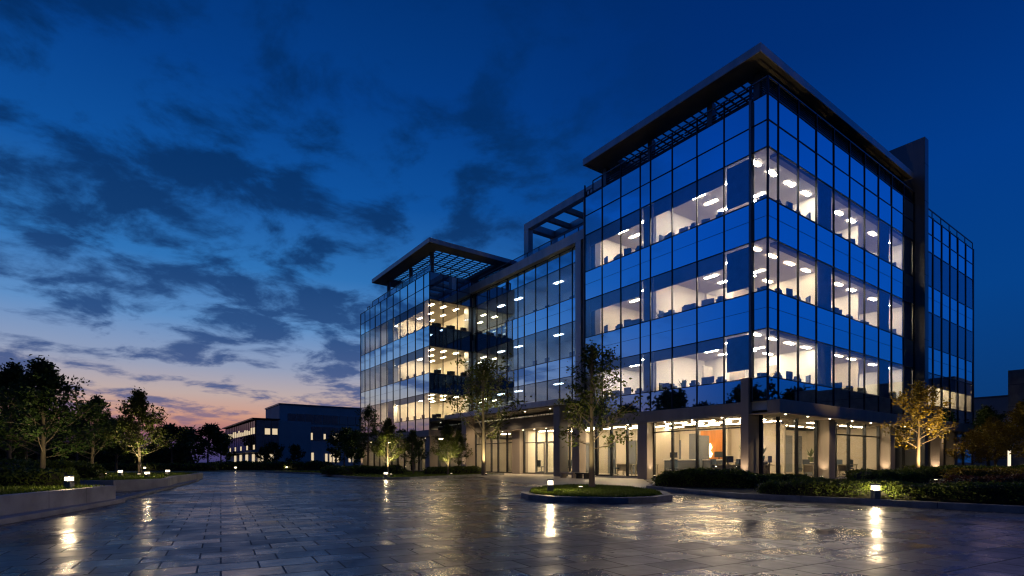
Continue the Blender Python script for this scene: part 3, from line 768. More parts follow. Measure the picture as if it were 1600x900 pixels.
PROTO = {'storage_box': (box_mesh(), 'chairf', 'boxes on the sills behind the windows'),
         'office_chair': (chair_mesh(), 'chairf', 'office chairs seen through the windows'),
         'desk': (desk_mesh(), 'furn', 'desks seen through the windows'),
         'monitor': (monitor_mesh(), 'black', 'monitors seen through the windows'),
         'potted_plant': (plant_mesh(), 'leaf_dark', 'potted plants seen through the windows'),
         'waste_bin': (bin_mesh(), 'chairf', 'bins seen through the windows')}
pm = {}
CAT = {'office_chair': 'chair', 'desk': 'desk', 'monitor': 'monitor', 'potted_plant': 'plant', 'waste_bin': 'bin', 'storage_box': 'box'}
LOOK = {'office_chair': 'dark blue office chair', 'desk': 'office desk', 'monitor': 'black monitor on a desk', 'potted_plant': 'small potted plant', 'waste_bin': 'blue bin', 'storage_box': 'stacked dark boxes'}
def furn(kind, t, s, z, rz, where):
    if kind not in pm:
        o = PROTO[kind][0].build(kind, M[PROTO[kind][1]]); pm[kind] = o
    else:
        o = pm[kind].copy(); col.objects.link(o)
    o.location = W(t, s, z); o.rotation_euler = (0, 0, ANG+rz)
    tag(o, LOOK[kind]+('' if where[0] == ',' else ' ')+where, CAT[kind], PROTO[kind][2])
    return o
FN = ('lowest floor', 'middle floor', 'top floor')
ORD = ('first', 'second', 'third', 'fourth', 'fifth', 'sixth', 'seventh', 'eighth', 'ninth')
fr = random.Random(11)
for i, (z0, z1) in enumerate(FLOORS):
    lb = [((9.28+10.86)/2, 'second left bay'), ((7.75+9.28)/2, 'third left bay'), (6.2, 'bay beside narrow pane'), (4.7, 'wide middle bay'), (3.1, 'bay beside blind')]
    for k, (s, w) in enumerate(lb):
        where = ', tall tower left face, %s, %s' % (FN[i], w)
        y = fr.uniform(-.25, .25)
        kinds = [('desk', 'monitor'), ('office_chair',), ('desk', 'monitor', 'office_chair'), ('potted_plant', 'office_chair'), ('desk', 'monitor')][(k+i) % 5]
        if 'desk' in kinds: furn('desk', .62, s+y, z0+.02, math.pi/2, where); furn('monitor', .5, s+y+.15, z0+.77, -math.pi/2+fr.uniform(-.4, .4), where)
        if 'office_chair' in kinds: furn('office_chair', 1.25 if 'desk' in kinds else .55, s+y-.2, z0+.02, math.pi/2+fr.uniform(-.6, .6)+math.pi*(k % 2), where)
        if 'potted_plant' in kinds: furn('potted_plant', .4, s+y+.35, z0+.45, 0, where)
        furn('storage_box', .32, s-.45, z0+.55, 0, where); furn('office_chair', .4, s+.55, z0+.2, 1.2+k, where+', by glass')
    for k, t in enumerate((.45, 1.9, 3.8, 7.7, 9.8, 11.8, 15.8)):
        w = ('corner bay', 'first bay', 'second bay', 'fifth bay', 'sixth bay', 'seventh bay', 'ninth bay')[k]
        where = ', tall tower right face, %s, %s' % (FN[i], w)
        x = fr.uniform(-.3, .3)
        kinds = [('waste_bin', 'monitor'), ('desk', 'monitor'), ('office_chair', 'desk'), ('desk', 'monitor', 'office_chair')][(k*3+i) % 4]
        if k == 0:
            furn('office_chair', .75, .8, z0+.02, 2.4, where); furn('waste_bin', .3, .35, z0+.35, 0, where); continue
        if 'desk' in kinds: furn('desk', t+x, .65, z0+.02, 0, where)
        if 'monitor' in kinds and 'desk' in kinds: furn('monitor', t+x+.2, .55, z0+.77, fr.uniform(-.5, .5), where)
        if 'office_chair' in kinds: furn('office_chair', t+x-.3, 1.3 if 'monitor' in kinds else .42, z0+.02+(0 if 'monitor' in kinds else .1), fr.uniform(-.6, .6)+math.pi, where)
        furn('storage_box', t-.4, .32, z0+.55, .3, where); furn('office_chair', t+.5, .42, z0+.2, 2+k, where+', by glass')
        if 'waste_bin' in kinds: furn('waste_bin', t+x-.25, .35, z0+.4, 0, where)
    for k, s in enumerate((33.0, 34.8, 36.5, 38.1)):
        where = ', far tower left face, %s, %s bay' % (FN[i], ORD[k])
        furn('desk', -1.4, s, z0+.02, math.pi/2, where); furn('monitor', -1.45, s+.2, z0+.77, -math.pi/2, where)
        if k % 2: furn('office_chair', -.8, s-.3, z0+.02, 1.2, where)
    for k, t in enumerate((-1.2, .3, 1.6)):
        where = ', far tower right face, %s, %s bay' % (FN[i], ORD[k])
        furn('office_chair', t, 31.5, z0+.1, math.pi+fr.uniform(-.5, .5), where); furn('monitor', t+.4, 31.35, z0+.77, 0, where); furn('desk', t+.3, 31.5, z0+.02, 0, where)
    for k, (s, w) in enumerate(((17.4, 'near its right end'), (20.4, 'in the middle'), (22.0, 'left of the middle'), (26, 'near its left end'))):
        zz = (4.7, 8.3, 12.6)[i]
        furn('desk', 3.4, s, zz+.02, math.pi/2, ', glazed link wing %s, %s' % (w, FN[i]))
        furn('monitor', 3.35, s, zz+.77, -math.pi/2, ', glazed link wing %s, %s' % (w, FN[i]))
# ground floor
def counter(t0, t1, s0, s1, label, h=1.05):
    r = empty('reception_counter', W((t0+t1)/2, (s0+s1)/2, .11), ANG); tag(r, label, 'counter')
    a, b_ = (t1-t0)/2, (s1-s0)/2
    bx(-a+.06, a-.06, -b_+.06, b_-.06, 0, h-.06).build('body', M['bulk'], r, .01)
    bx(-a, a, -b_, b_, h-.059, h).build('counter_top', M['wall_in'], r, .01)
    return r
counter(3.4, 4.0, 4.6, 8.8, 'long reception counter in front of the orange wood panel in the lobby')
counter(2.0, 4.6, 2.4, 3.0, 'dark counter behind the corner lobby windows of the tall tower', .95)
counter(9.6, 12.2, 2.4, 3.0, 'counter behind the second set of lobby windows on the right face', .9)
furn('desk', 2.4, 9.3, .12, math.pi/2, 'in the lobby left of the stone column of the tall tower')
furn('desk', 2.4, 10.9, .12, math.pi/2, 'in the lobby behind the island tree')
for k, (t, s, w) in enumerate(((2.1, 9.0, 'by the desk left of the stone column in the lobby'), (2.0, 11.6, 'behind the island tree in the lobby'), (2.8, 7.6, 'by the reception counter in the lobby'),
        (2.9, 6.1, 'before the orange wood panel in the lobby'), (4.4, 18.9, 'just inside the right entrance door'), (4.6, 20.2, 'just inside the left entrance door'), (4.2, 22.2, 'inside the pane left of the entrance doors'),
        (13.6, 2.1, 'behind the last lit lobby window on the right face'))):
    furn('office_chair', t, s, .11, k*1.3, w)
for k, (t, s, w) in enumerate(((3.7, 5.0, 'at the right end of the reception counter'), (3.7, 8.2, 'at the left end of the reception counter'))):
    furn('monitor', t, s, 1.16, -math.pi/2, w)
for k, (t, s, z, w) in enumerate(((2.5, 2.7, 1.06, 'on the corner lobby counter'), (4.3, 2.7, 1.06, 'at the right end of the corner lobby counter'), (10, 2.7, 1.01, 'on the counter of the second lobby windows'), (11.6, 2.7, 1.01, 'at the right end of the counter of the second lobby windows'))):
    furn('potted_plant', t, s, z, k, w)
for k, (t, s, rz, w) in enumerate(((1.5, 3.1, math.pi/2, 'behind the right end of the left lobby windows'), (1.7, 1.7, 0, 'in the lobby corner by the corner pier'), (3.0, 1.6, 0, 'behind the middle of the corner lobby windows'),
        (8.2, 1.7, 0, 'at the left end of the second lobby windows'), (10.2, 1.7, 0, 'in the middle of the second lobby windows'), (12.6, 1.7, 0, 'at the right end of the second lobby windows'))):
    furn('desk', t, s, .11, rz, w); furn('monitor', t+.15, s, .86, rz+.2, w); furn('office_chair', t+.2, s+.7, .11, k*.9, w)
# low stone seats before the lobby
for k, (x, y, w, lab) in enumerate(((889, 747, 1.3, 'low pale stone bench before the lobby, behind the island'), (911, 748, .9, 'dark low block beside the pale bench behind the island'))):
    r = empty('stone_bench', G(x, y), ANG+math.pi/2); tag(r, lab, 'bench')
    bx(-w/2, w/2, -.25, .25, .28, .36).build('seat', M['stone' if k == 0 else 'metal_dark'], r, .01)
    bx(-w/2+.06, -w/2+.2, -.2, .2, 0, .279).build('leg', M['stone' if k == 0 else 'metal_dark'], r); bx(w/2-.2, w/2-.06, -.2, .2, 0, .279).build('leg', M['stone' if k == 0 else 'metal_dark'], r)

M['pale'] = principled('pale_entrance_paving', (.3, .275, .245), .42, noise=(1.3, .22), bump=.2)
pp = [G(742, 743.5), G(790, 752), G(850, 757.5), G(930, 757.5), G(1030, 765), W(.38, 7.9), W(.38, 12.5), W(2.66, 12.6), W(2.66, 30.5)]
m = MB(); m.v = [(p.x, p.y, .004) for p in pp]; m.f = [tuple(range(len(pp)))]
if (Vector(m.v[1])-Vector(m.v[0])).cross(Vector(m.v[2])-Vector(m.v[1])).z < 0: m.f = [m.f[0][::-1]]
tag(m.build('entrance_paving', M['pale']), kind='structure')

# ------------------------------------------------------------------ planters and kerbs
def bed(name, poly, z, wall_t, wall_mat, label, cat, top_mat, wall_name='kerb', soil_drop=.03, step=None):
    """raised bed: wall ring (or kerb) round a planted top"""
    poly = ccw(poly); inn = inset(poly, wall_t)
    c = Vector((sum(p[0] for p in poly)/len(poly), sum(p[1] for p in poly)/len(poly), 0))
    r = empty(name, c); tag(r, label, cat)
    m = MB(); k = len(poly); sh = lambda p: (p[0]-c.x, p[1]-c.y)
    P = [sh(p) for p in poly]; Q = [sh(p) for p in inn]
    for i in range(k):
        j = (i+1) % k
        m.quad((*P[i], 0), (*P[j], 0), (*P[j], z), (*P[i], z)); m.quad((*P[i], z), (*P[j], z), (*Q[j], z), (*Q[i], z)); m.quad((*Q[i], z), (*Q[j], z), (*Q[j], 0), (*Q[i], 0))
    m.build(wall_name, wall_mat, r)
    jm = MB()   # joints between the stones
    for i in range(k):
        a, b_ = Vector((*P[i], 0)), Vector((*P[(i+1) % k], 0)); L = (b_-a).length; n = int(L/1.1)
        d = (b_-a)/max(L, .01); nn = Vector((d.y, -d.x, 0))
        for q in range(1, n):
            p = a+d*(q*L/n)
            jm.quad(p+nn*.002-d*.006+Vector((0, 0, .01)), p+nn*.002+d*.006+Vector((0, 0, .01)), p+nn*.002+d*.006+Vector((0, 0, z-.004)), p+nn*.002-d*.006+Vector((0, 0, z-.004)))
    if jm.f: jm.build('joint', M['metal_dark'], r)
    m = MB().prism(Q, .0, z-soil_drop); m.build('planting_soil', top_mat, r)
    return r, inn

def blades(name, poly, z, n, h, label, lean=.5, seed=1, mat='grass'):
    r = random.Random(seed); m = MB()
    xs = [p[0] for p in poly]; ys = [p[1] for p in poly]
    k = 0
    while k < n:
        x, y = r.uniform(min(xs), max(xs)), r.uniform(min(ys), max(ys))
        if not inside((x, y), poly): continue
        k += 1
        q = r.uniform(0, 6.28); w = .012*r.uniform(.8, 1.6); hh = h*r.uniform(.5, 1.2)
        d = Vector((math.cos(q), math.sin(q), 0))*w; l = Vector((r.uniform(-1, 1), r.uniform(-1, 1), 0))*lean*hh
        p = Vector((x, y, z)); m.tri(p-d, p+d, p+l+Vector((0, 0, hh)))
    o = m.build(name, M[mat]); tag(o, label, 'grass', kind='stuff'); return o

island = [(.25, 15.2), (.42, 14.3), (.9, 13.55), (1.6, 13.1), (2.8, 12.9), (3.6, 13.3), (4.24, 14.15), (4.55, 16.0), (4.2, 18.2), (3.2, 19.8), (1.9, 19.8), (.9, 18.4), (.35, 16.8)]
_, inn = bed('planted_island', island, .14, .22, M['kerb'], 'teardrop kerbed island of grass with one slender tree on the paving before the tower', 'planter', M['lawn'], soil_drop=0.0)
blades('grass', inset(inn, .05), .13, 26000, .085, 'thick short grass covering the kerbed island', seed=2)
right_bed = [(6.05, 15.3), (6.3, 14.6), (8.3, 12.5), (9.9, 10.45), (16, 4), (40, 20), (50, 50), (36, 40), (27.2, 36.3), (16.0, 28.0), (12.6, 25.3), (9.6, 23.2), (5.5, 21.5), (4.9, 19.6)]
_, inn_r = bed('planting_bed', right_bed, .14, .16, M['kerb'], 'long kerbed planting bed with hedges at the foot of the right tower', 'planter', M['soil'])
left_bed = [(-16.2, 44.0), (-10.4, 33.6), (-8.9, 31.6), (-7.4, 30.6), (-5.9, 31.0), (-4.17, 34.6), (-2.73, 38.0), (-.6, 41.6), (-2.6, 43.6), (-5.5, 46.5), (-12, 50), (-22, 55.3), (-24, 52)]
_, inn_l = bed('planting_bed', left_bed, .13, .16, M['kerb'], 'kerbed lawn with small uplit trees in front of the far tower', 'planter', M['lawn'])
blades('grass', inset(inn_l, .1), .1, 16000, .1, 'grass on the kerbed lawn before the far tower', seed=3)

def planter(poly, z, label, seed, lawn, front_step=None):
    r, inn = bed('raised_planter', poly, z, .22, M['concrete'], label, 'planter', M['lawn'], wall_name='retaining_wall', soil_drop=.02)
    return inn
pl1 = [(-7.5, 5.0), (-8.57, 8.98), (-9.68, 13.1), (-13.4, 14.4), (-30, 15.5), (-30, 5)]
i1 = planter(pl1, .43, 'nearest pale concrete raised planter at the left edge with a hedge and a lit bollard', 4, 0)
stp = [(-6.9, 4.6), (-8.05, 8.4), (-9.62, 13.35), (-9.95, 13.35), (-8.95, 9.5), (-7.4, 4.6)]
c = Vector((-8.4, 9, 0)); m = MB().prism(ccw([(x+8.4, y-9) for x, y in stp]), 0, .1); o = m.build('kerb_step', M['concrete'], loc=c, bevel=.01); tag(o, 'low concrete step running along the foot of the nearest left planter wall', 'step')
pl2 = [(-13.45, 18.1), (-12.97, 20.2), (-14.6, 23.4), (-32, 23.4), (-32, 16.6)]
i2 = planter(pl2, .38, 'middle raised concrete planter on the left, with two lit bollards and an uplit tree', 5, 0)
pl3 = [(-15.5, 24.2), (-16.3, 27.2), (-19, 33), (-36, 34), (-36, 24.2)]
i3 = planter(pl3, .36, 'farthest raised concrete planter on the left, ending in a short wall', 6, 0)
kb = [(-9.93, 13.6), (-12.4, 19.2), (-15.1, 25.4), (-16.6, 28.5), (-16.8, 28.4), (-15.35, 25.3), (-12.65, 19.1), (-10.2, 13.55)]
m = MB().prism(ccw([(x+12.6, y-19) for x, y in kb]), 0, .08); o = m.build('kerb', M['kerb'], loc=(-12.6, 19, 0), bevel=.008); tag(o, 'low kerb curving away past the left planters', 'kerb')
blades('grass', [(-8.8, 9.2), (-9.75, 12.9), (-13, 13.9), (-22, 14.5), (-22, 9)], .41, 22000, .07, 'short grass on top of the nearest left planter', seed=4)
blades('grass', [(-13.7, 18.4), (-13.3, 20.2), (-14.7, 23.1), (-24, 23.1), (-24, 17.8)], .36, 9000, .09, 'grass on top of the middle left planter', seed=5)
blades('grass', [(-15.9, 24.6), (-16.6, 27.2), (-19, 32.6), (-26, 32.6), (-26, 24.6)], .34, 7000, .1, 'grass on top of the farthest left planter', seed=6)

# ------------------------------------------------------------------ hedges
def hedge(p0, p1, w, h, z, label, mat='hedge', dens=420, leaf=.045, seed=1, wob=.12, name='hedge', cat='hedge'):
    p0, p1 = Vector((*p0, 0)), Vector((*p1, 0)); L = (p1-p0).length; d = (p1-p0)/L
    mid = (p0+p1)/2; root = empty(name, (mid.x, mid.y, z), math.atan2(d.y, d.x)); tag(root, label, cat)
    r = random.Random(seed); ph = [r.uniform(0, 6.28) for _ in range(6)]
    def surf(u, q):
        # profile: rounded box cross-section, uneven along its run
        x = (u-.5)*L; a = math.pi*q
        k = 1+wob*(math.sin(x*1.9+ph[0])+.6*math.sin(x*4.3+ph[1])+.5*math.sin(a*3+x*2.7+ph[2]))/1.6
        cx, sx_ = math.cos(a), math.sin(a)
        yy = math.copysign(abs(cx)**.55, cx)*w/2*k; zz = sx_**.55*h*k
        e = min(1, min(u, 1-u)*L/(w*.4)+.15)**.5
        return Vector((x, yy*e, zz*e))
    m = MB(); nu, nq = max(6, int(L/.25)), 8
    g = [[surf(i/nu, j/nq)*Vector((1, .0, .0)).x if False else surf(i/nu, j/nq) for j in range(nq+1)] for i in range(nu+1)]
    for i in range(nu):
        for j in range(nq):
            s = lambda v: Vector((v.x*.985, v.y*.86, v.z*.9))
            m.quad(s(g[i][j]), s(g[i+1][j]), s(g[i+1][j+1]), s(g[i][j+1]))
    for i in (0, nu): m.f.append(tuple(len(m.v)+k for k in range(nq+1))); m.v += [tuple(Vector((v.x*.985, v.y*.86, v.z*.9))) for v in g[i]]
    m.build('branch_core', M['soil'], root)
    m = MB(); n = int(L*(w+2*h)*dens)
    for _ in range(n):
        u, q = r.random(), r.random()
        p = surf(u, q)*r.uniform(.93, 1.06); p.x = (u-.5)*L+r.gauss(0, .03)
        if r.random() < .1: p *= 1.08
        if p.z < 0: p.z = 0.01
        a = Vector((r.gauss(0, 1), r.gauss(0, 1), r.gauss(0, 1))).normalized(); b = a.cross(Vector((r.gauss(0, 1), r.gauss(0, 1), r.gauss(0, 1)))).normalized()
        l = leaf*r.uniform(.6, 1.3)
        m.quad(p-a*l, p+b*l*.45, p+a*l, p-b*l*.45)
    m.build('foliage', M[mat], root)
    return root
hedge((9.4, 12.55), (6.9, 14.9), .8, .34, .14, 'low clipped hedge left of the bollard along the right kerb', seed=1, dens=900, leaf=.035)
hedge((14.4, 8.6), (8.95, 13.0), 1.0, .38, .14, 'long low clipped hedge on the right edge, right of the kerbside bollard', seed=2, dens=900, leaf=.035)
hedge((5.35, 19.9), (8.4, 18.3), 1.0, .56, .12, 'dark bushy hedge between the island and the tower corner', seed=3, dens=700, leaf=.05)
hedge((8.3, 17.4), (9.3, 16.6), .8, .4, .14, 'pale small-leaved shrub at the right end of the dark hedge', seed=4, mat='hedge', name='shrub', cat='shrub', dens=700)
hedge((8.2, 16.2), (10.6, 14.6), .9, .36, .14, 'dark low hedge under the corner lobby windows', seed=5, dens=700)
hedge((13.2, 20.5), (17.5, 23.0), 1.2, .5, .14, 'dark hedge under the second lobby windows on the right face', seed=6, dens=450, leaf=.05)
hedge((13.5, 16.5), (19.5, 17.0), 1.2, .42, .14, 'reddish low shrubs behind the right hedge', mat='hedge_red', seed=7, dens=450, leaf=.05, name='shrub', cat='shrub')
hedge((19.6, 24.2), (25, 22), 1.3, .55, .14, 'yellow green shrubs lit from below near the golden tree', mat='leaf_yellow', seed=8, dens=400, leaf=.06, name='shrub', cat='shrub')
hedge((22, 30), (30, 30), 1.4, .6, .14, 'dark hedge before the back of the right tower', seed=9, dens=250, leaf=.07)
hedge((19, 16), (26, 20), 1.4, .5, .14, 'dark reddish hedge at the far right edge', mat='hedge_red', seed=10, dens=300, leaf=.06)
hedge((9.2, 22.2), (12.4, 24.6), .7, .32, .14, 'low groundcover hedge at the foot of the tower corner', seed=11, dens=500)
hedge((-13.2, 13.2), (-10.6, 12.9), .9, .42, .42, 'clipped shrub beside the nearest left bollard', seed=12, dens=600, leaf=.045, name='shrub', cat='shrub')
hedge((-18, 13.4), (-12.6, 13.9), 1.2, .62, .42, 'dark hedge on the nearest left planter', seed=13, dens=450, leaf=.05)
hedge((-19.5, 19.6), (-15.6, 20.4), 1.4, .62, .37, 'dark round hedge on the middle left planter', seed=14, dens=350, leaf=.06)
hedge((-6.2, 38.5), (-2.4, 41.5), 1.4, .5, .12, 'dark hedge before the entrance column', seed=15, dens=250, leaf=.07)
hedge((-14.5, 42.5), (-8, 39), 1.4, .55, .12, 'dark hedge along the far tower lawn', seed=16, dens=220, leaf=.07)
hedge((-13.6, 39.5), (-11, 36.2), 1.2, .5, .12, 'bushy shrub at the left end of the far tower lawn', seed=17, dens=300, leaf=.06, name='shrub', cat='shrub')
hedge((-40, 70), (-22, 66), 2.2, 1.0, 0, 'long dark hedge before the distant buildings', seed=18, dens=60, leaf=.13)
hedge((-85, 58), (-44, 75), 3.0, 3.4, 0, 'tall dark hedge closing the view behind the left trees', seed=20, dens=26, leaf=.2)
hedge((-60, 60), (-34, 62), 2.0, .8, 0, 'low dark hedge across the far left lawn', seed=19, dens=60, leaf=.13)

# ------------------------------------------------------------------ trees
def tree_mesh(h, cw, th, seed, leaf, n_limb=16, clus=9, per=26, up=.55, tr=.05, top=.3, spread=.2):
    """tapered trunk, rising limbs with twigs, leaf clusters at the twig ends"""
    r = random.Random(seed); t = MB(); lf = MB()
    lean = [Vector((r.gauss(0, .03), r.gauss(0, .03), 0))*h for _ in range(4)]
    def trunk(z):
        q = z/h; return lean[0]*q+lean[1]*q*q+Vector((0, 0, z))
    zs = [h*k/8 for k in range(9)]
    t.tube([trunk(z) for z in zs], [tr*h*.35*(1-.93*(z/h))*(1.35 if z == 0 else 1)+.006 for z in zs], 8)
    def cluster(p, k, s=1):
        for _ in range(k):
            q = p+Vector((r.gauss(0, 1), r.gauss(0, 1), r.gauss(0, .8)))*spread*s
            a = Vector((r.gauss(0, 1), r.gauss(0, 1), r.gauss(0, .7))).normalized(); b = a.cross(Vector((r.gauss(0, 1), r.gauss(0, 1), r.gauss(0, 1)))).normalized()
            l = leaf*r.uniform(.6, 1.25); c = a.cross(b)*l*.25
            lf.quad(q-a*l+c, q+b*l*.5, q+a*l+c, q-b*l*.5)
    for i in range(n_limb):
        f = (i+.5)/n_limb; z = th+(h*.93-th)*f**1.05
        az = i*2.399+r.uniform(-.5, .5)
        prof = min(1, f/.16+.5)*max(.06, 1-f)**(.55+top)+.05
        ln = cw/2*prof*r.uniform(.75, 1.18)
        el = up+.5*f+r.uniform(-.15, .15)
        d = Vector((math.cos(az)*math.cos(el), math.sin(az)*math.cos(el), math.sin(el)))
        p0 = trunk(z); ln /= max(.5, math.cos(el)); ln = min(ln, (h-z)*.9+.1*h)
        p1 = p0+d*ln*.5+Vector((0, 0, -.03*ln)); p2 = p0+d*ln+Vector((0, 0, .1*ln))
        rb = tr*h*.13*(1-.6*f)
        t.tube([p0, p1, p2], [rb, rb*.6, rb*.2], 5)
        for k in range(clus):
            g = .3+.7*(k+r.random())/clus
            b0 = p0.lerp(p2, g)
            dd = (d+Vector((r.gauss(0, .75), r.gauss(0, .75), r.gauss(.1, .5)))).normalized()
            tl = ln*.34*r.uniform(.5, 1.1)
            b1 = b0+dd*tl
            t.tube([b0, b1], [rb*.3, rb*.08+.002], 4)
            cluster(b1, per); cluster(b0.lerp(b1, .55), per//2, .8)
    for k in range(5): cluster(trunk(h*(.86+.035*k)), per//2, .7)
    return t, lf
TP = {}
def tree(kind, p, s, rz, label, name, cat='tree', group=None, sxy=1, mats=('bark', 'leaf_green')):
    if kind not in TP:
        t, l = tree_mesh(**KINDS[kind]); TP[kind] = (t, l, {})
    t, l, cache = TP[kind]
    root = empty(name, p, rz); root.scale = (s*sxy, s*sxy, s); tag(root, label, cat, group)
    for nm, mb_, mk in (('trunk', t, mats[0]), ('crown', l, mats[1])):
        if (nm, mk) not in cache:
            o = mb_.build(nm, M[mk], root, smooth=(nm == 'trunk')); cache[(nm, mk)] = o.data
        else:
            o = bpy.data.objects.new(nm, cache[(nm, mk)]); col.objects.link(o); o.parent = root
    return root
KINDS = {
    'broad': dict(h=1, cw=.88, th=.17, seed=21, leaf=.017, n_limb=34, clus=8, per=18, up=.42, tr=.04, top=.75, spread=.026),
    'broad2': dict(h=1, cw=.8, th=.18, seed=33, leaf=.018, n_limb=32, clus=8, per=16, up=.45, tr=.04, top=.7, spread=.028),
    'slim': dict(h=1, cw=.62, th=.26, seed=45, leaf=.014, n_limb=26, clus=7, per=10, up=.4, tr=.04, top=.3, spread=.026),
    'sparse': dict(h=1, cw=.6, th=.3, seed=52, leaf=.017, n_limb=20, clus=6, per=12, up=.4, tr=.045, top=.15, spread=.03),
    'multi': dict(h=1, cw=.72, th=.3, seed=61, leaf=.016, n_limb=22, clus=7, per=11, up=.6, tr=.04, top=.1, spread=.03),
    'far': dict(h=1, cw=.9, th=.2, seed=77, leaf=.045, n_limb=14, clus=6, per=14, up=.4, tr=.05, top=.1, spread=.05),
}
GRN = (1, .82, .38)
# left group
D = 18; tree('broad', PX(66, D, .41), 4.05, .4, 'largest dark broad tree at the left, behind the nearest hedge', 'broadleaf_tree', mats=('bark', 'leaf_dark'))
tree('broad2', PX(14, 22, .41), 4.6, 1.9, 'dark tree at the left edge behind the largest tree', 'broadleaf_tree', mats=('bark', 'leaf_dark'))
tree('broad2', PX(143, 28, .36), 4.1, 3.1, 'mid-sized dark tree between the largest tree and the uplit tree on the left', 'broadleaf_tree', mats=('bark', 'leaf_dark'))
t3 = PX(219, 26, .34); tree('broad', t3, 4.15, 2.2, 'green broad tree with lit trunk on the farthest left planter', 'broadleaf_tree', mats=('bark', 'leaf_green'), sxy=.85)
uplight(t3+Vector((.5, -.8, 0)), t3+Vector((0, 0, 2.4)), 514, 'uplight at the foot of the green tree on the left planters', GRN, 80)
uplight(PX(100, 16.5, .42), PX(80, 18, 3.0), 187, 'uplight hidden in the hedge below the largest left tree', GRN, 100)
uplight(PX(165, 25.5, .36), PX(143, 28, 2.6), 220, 'uplight below the mid-sized left tree', GRN, 90)
tree('broad', PX(40, 34, .3), 5.2, 5.0, 'tall dark tree far behind the left planters', 'broadleaf_tree', mats=('bark', 'leaf_dark'))
# far tree line on the left
k = 0
for x, d, hgt, w in ((182, 48, 4.6, 'behind the uplit left tree'), (268, 70, 5.6, 'right of the uplit left tree'), (292, 84, 6.0, 'at the dark gap left of the distant buildings'), (325, 78, 6.1, 'nearest to the glass corner of the distant building'),
        (345, 100, 6.0, 'partly behind the distant glass corner'), (120, 62, 5.8, 'far behind the mid-sized left tree'), (60, 66, 6.4, 'far behind the largest left tree'), (10, 60, 6.0, 'far behind the left edge tree')):
    tree('far', PX(x, d), hgt, k*1.7, 'distant dark tree '+w, 'broadleaf_tree', mats=('bark', 'leaf_dark'), group='distant trees on the left'); k += 1
for x, d, hgt, w in ((428, 76, 3.6, 'before the lit corner of the distant building'), (462, 74, 3.2, 'before the distant concrete block'), (538, 58, 4.4, 'dark, left of the far tower column'), (553, 52, 3.8, 'with a lit forked trunk beside the far tower'), (412, 84, 3.2, 'at the glass corner of the distant building')):
    tree('far', PX(x, d), hgt, k*1.1, 'small tree '+w, 'small_tree', mats=('bark', 'leaf_dark'), group='small trees before the distant buildings', sxy=.9); k += 1
# before the far tower
q = PX(575, 41, .12); tree('sparse', q, 5.1, .3, 'slender open tree at the left corner of the far tower', 'young_tree', mats=('bark', 'leaf_dark'), sxy=.75)
uplight(PX(577, 40, .12), q+Vector((0, 0, 3)), 150, 'uplight at the foot of the far tower corner column', WARM, 60)
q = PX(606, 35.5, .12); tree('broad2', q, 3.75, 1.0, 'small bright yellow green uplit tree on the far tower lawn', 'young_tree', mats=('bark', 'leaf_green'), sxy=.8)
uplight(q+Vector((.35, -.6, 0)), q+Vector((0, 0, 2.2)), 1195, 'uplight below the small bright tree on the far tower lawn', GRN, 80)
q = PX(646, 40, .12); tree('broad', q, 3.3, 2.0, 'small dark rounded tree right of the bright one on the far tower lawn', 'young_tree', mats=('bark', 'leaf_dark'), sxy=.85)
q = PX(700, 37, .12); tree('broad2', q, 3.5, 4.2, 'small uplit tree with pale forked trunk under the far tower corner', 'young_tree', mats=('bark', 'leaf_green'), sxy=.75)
uplight(q+Vector((.3, -.6, 0)), q+Vector((0, 0, 2.0)), 651, 'uplight below the forked small tree', GRN, 80)
q = PX(716, 40, .12); tree('broad', q, 3.3, 5.1, 'small tree close behind the forked one by the entrance', 'young_tree', mats=('bark', 'leaf_green'), sxy=.7)
q = PX(756, 36.5, .12); tree('multi', q, 7.1, .9, 'tall many-limbed tree beside the entrance column', 'limbed_tree', mats=('bark', 'leaf_green'))
uplight(q+Vector((.2, -.7, 0)), q+Vector((0, 0, 3.2)), 1846, 'uplight at the foot of the tall tree by the entrance column', GRN, 55)
# island tree
q = PX(925, 17.6, .14); tree('slim', q, 4.75, .2, 'slender tall tree standing on the kerbed grass island', 'slender_tree', mats=('bark', 'leaf_green'))
uplight(q+Vector((-.5, -1.0, 0)), q+Vector((0, 0, 2.4)), 323, 'uplight in the island grass at the foot of the slender tree', GRN, 80)
# right trees
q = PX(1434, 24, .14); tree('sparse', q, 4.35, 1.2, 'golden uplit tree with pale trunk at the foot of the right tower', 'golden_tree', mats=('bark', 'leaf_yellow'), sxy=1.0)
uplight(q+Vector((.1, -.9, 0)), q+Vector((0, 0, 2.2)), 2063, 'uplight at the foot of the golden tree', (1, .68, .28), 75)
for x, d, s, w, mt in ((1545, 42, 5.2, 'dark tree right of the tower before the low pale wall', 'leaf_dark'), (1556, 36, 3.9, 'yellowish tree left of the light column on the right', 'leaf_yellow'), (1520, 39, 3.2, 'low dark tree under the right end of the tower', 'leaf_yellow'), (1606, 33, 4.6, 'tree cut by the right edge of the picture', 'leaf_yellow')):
    tree('broad2', PX(x, d, .12), s, x, w, 'broadleaf_tree', mats=('bark', mt), sxy=1.1)

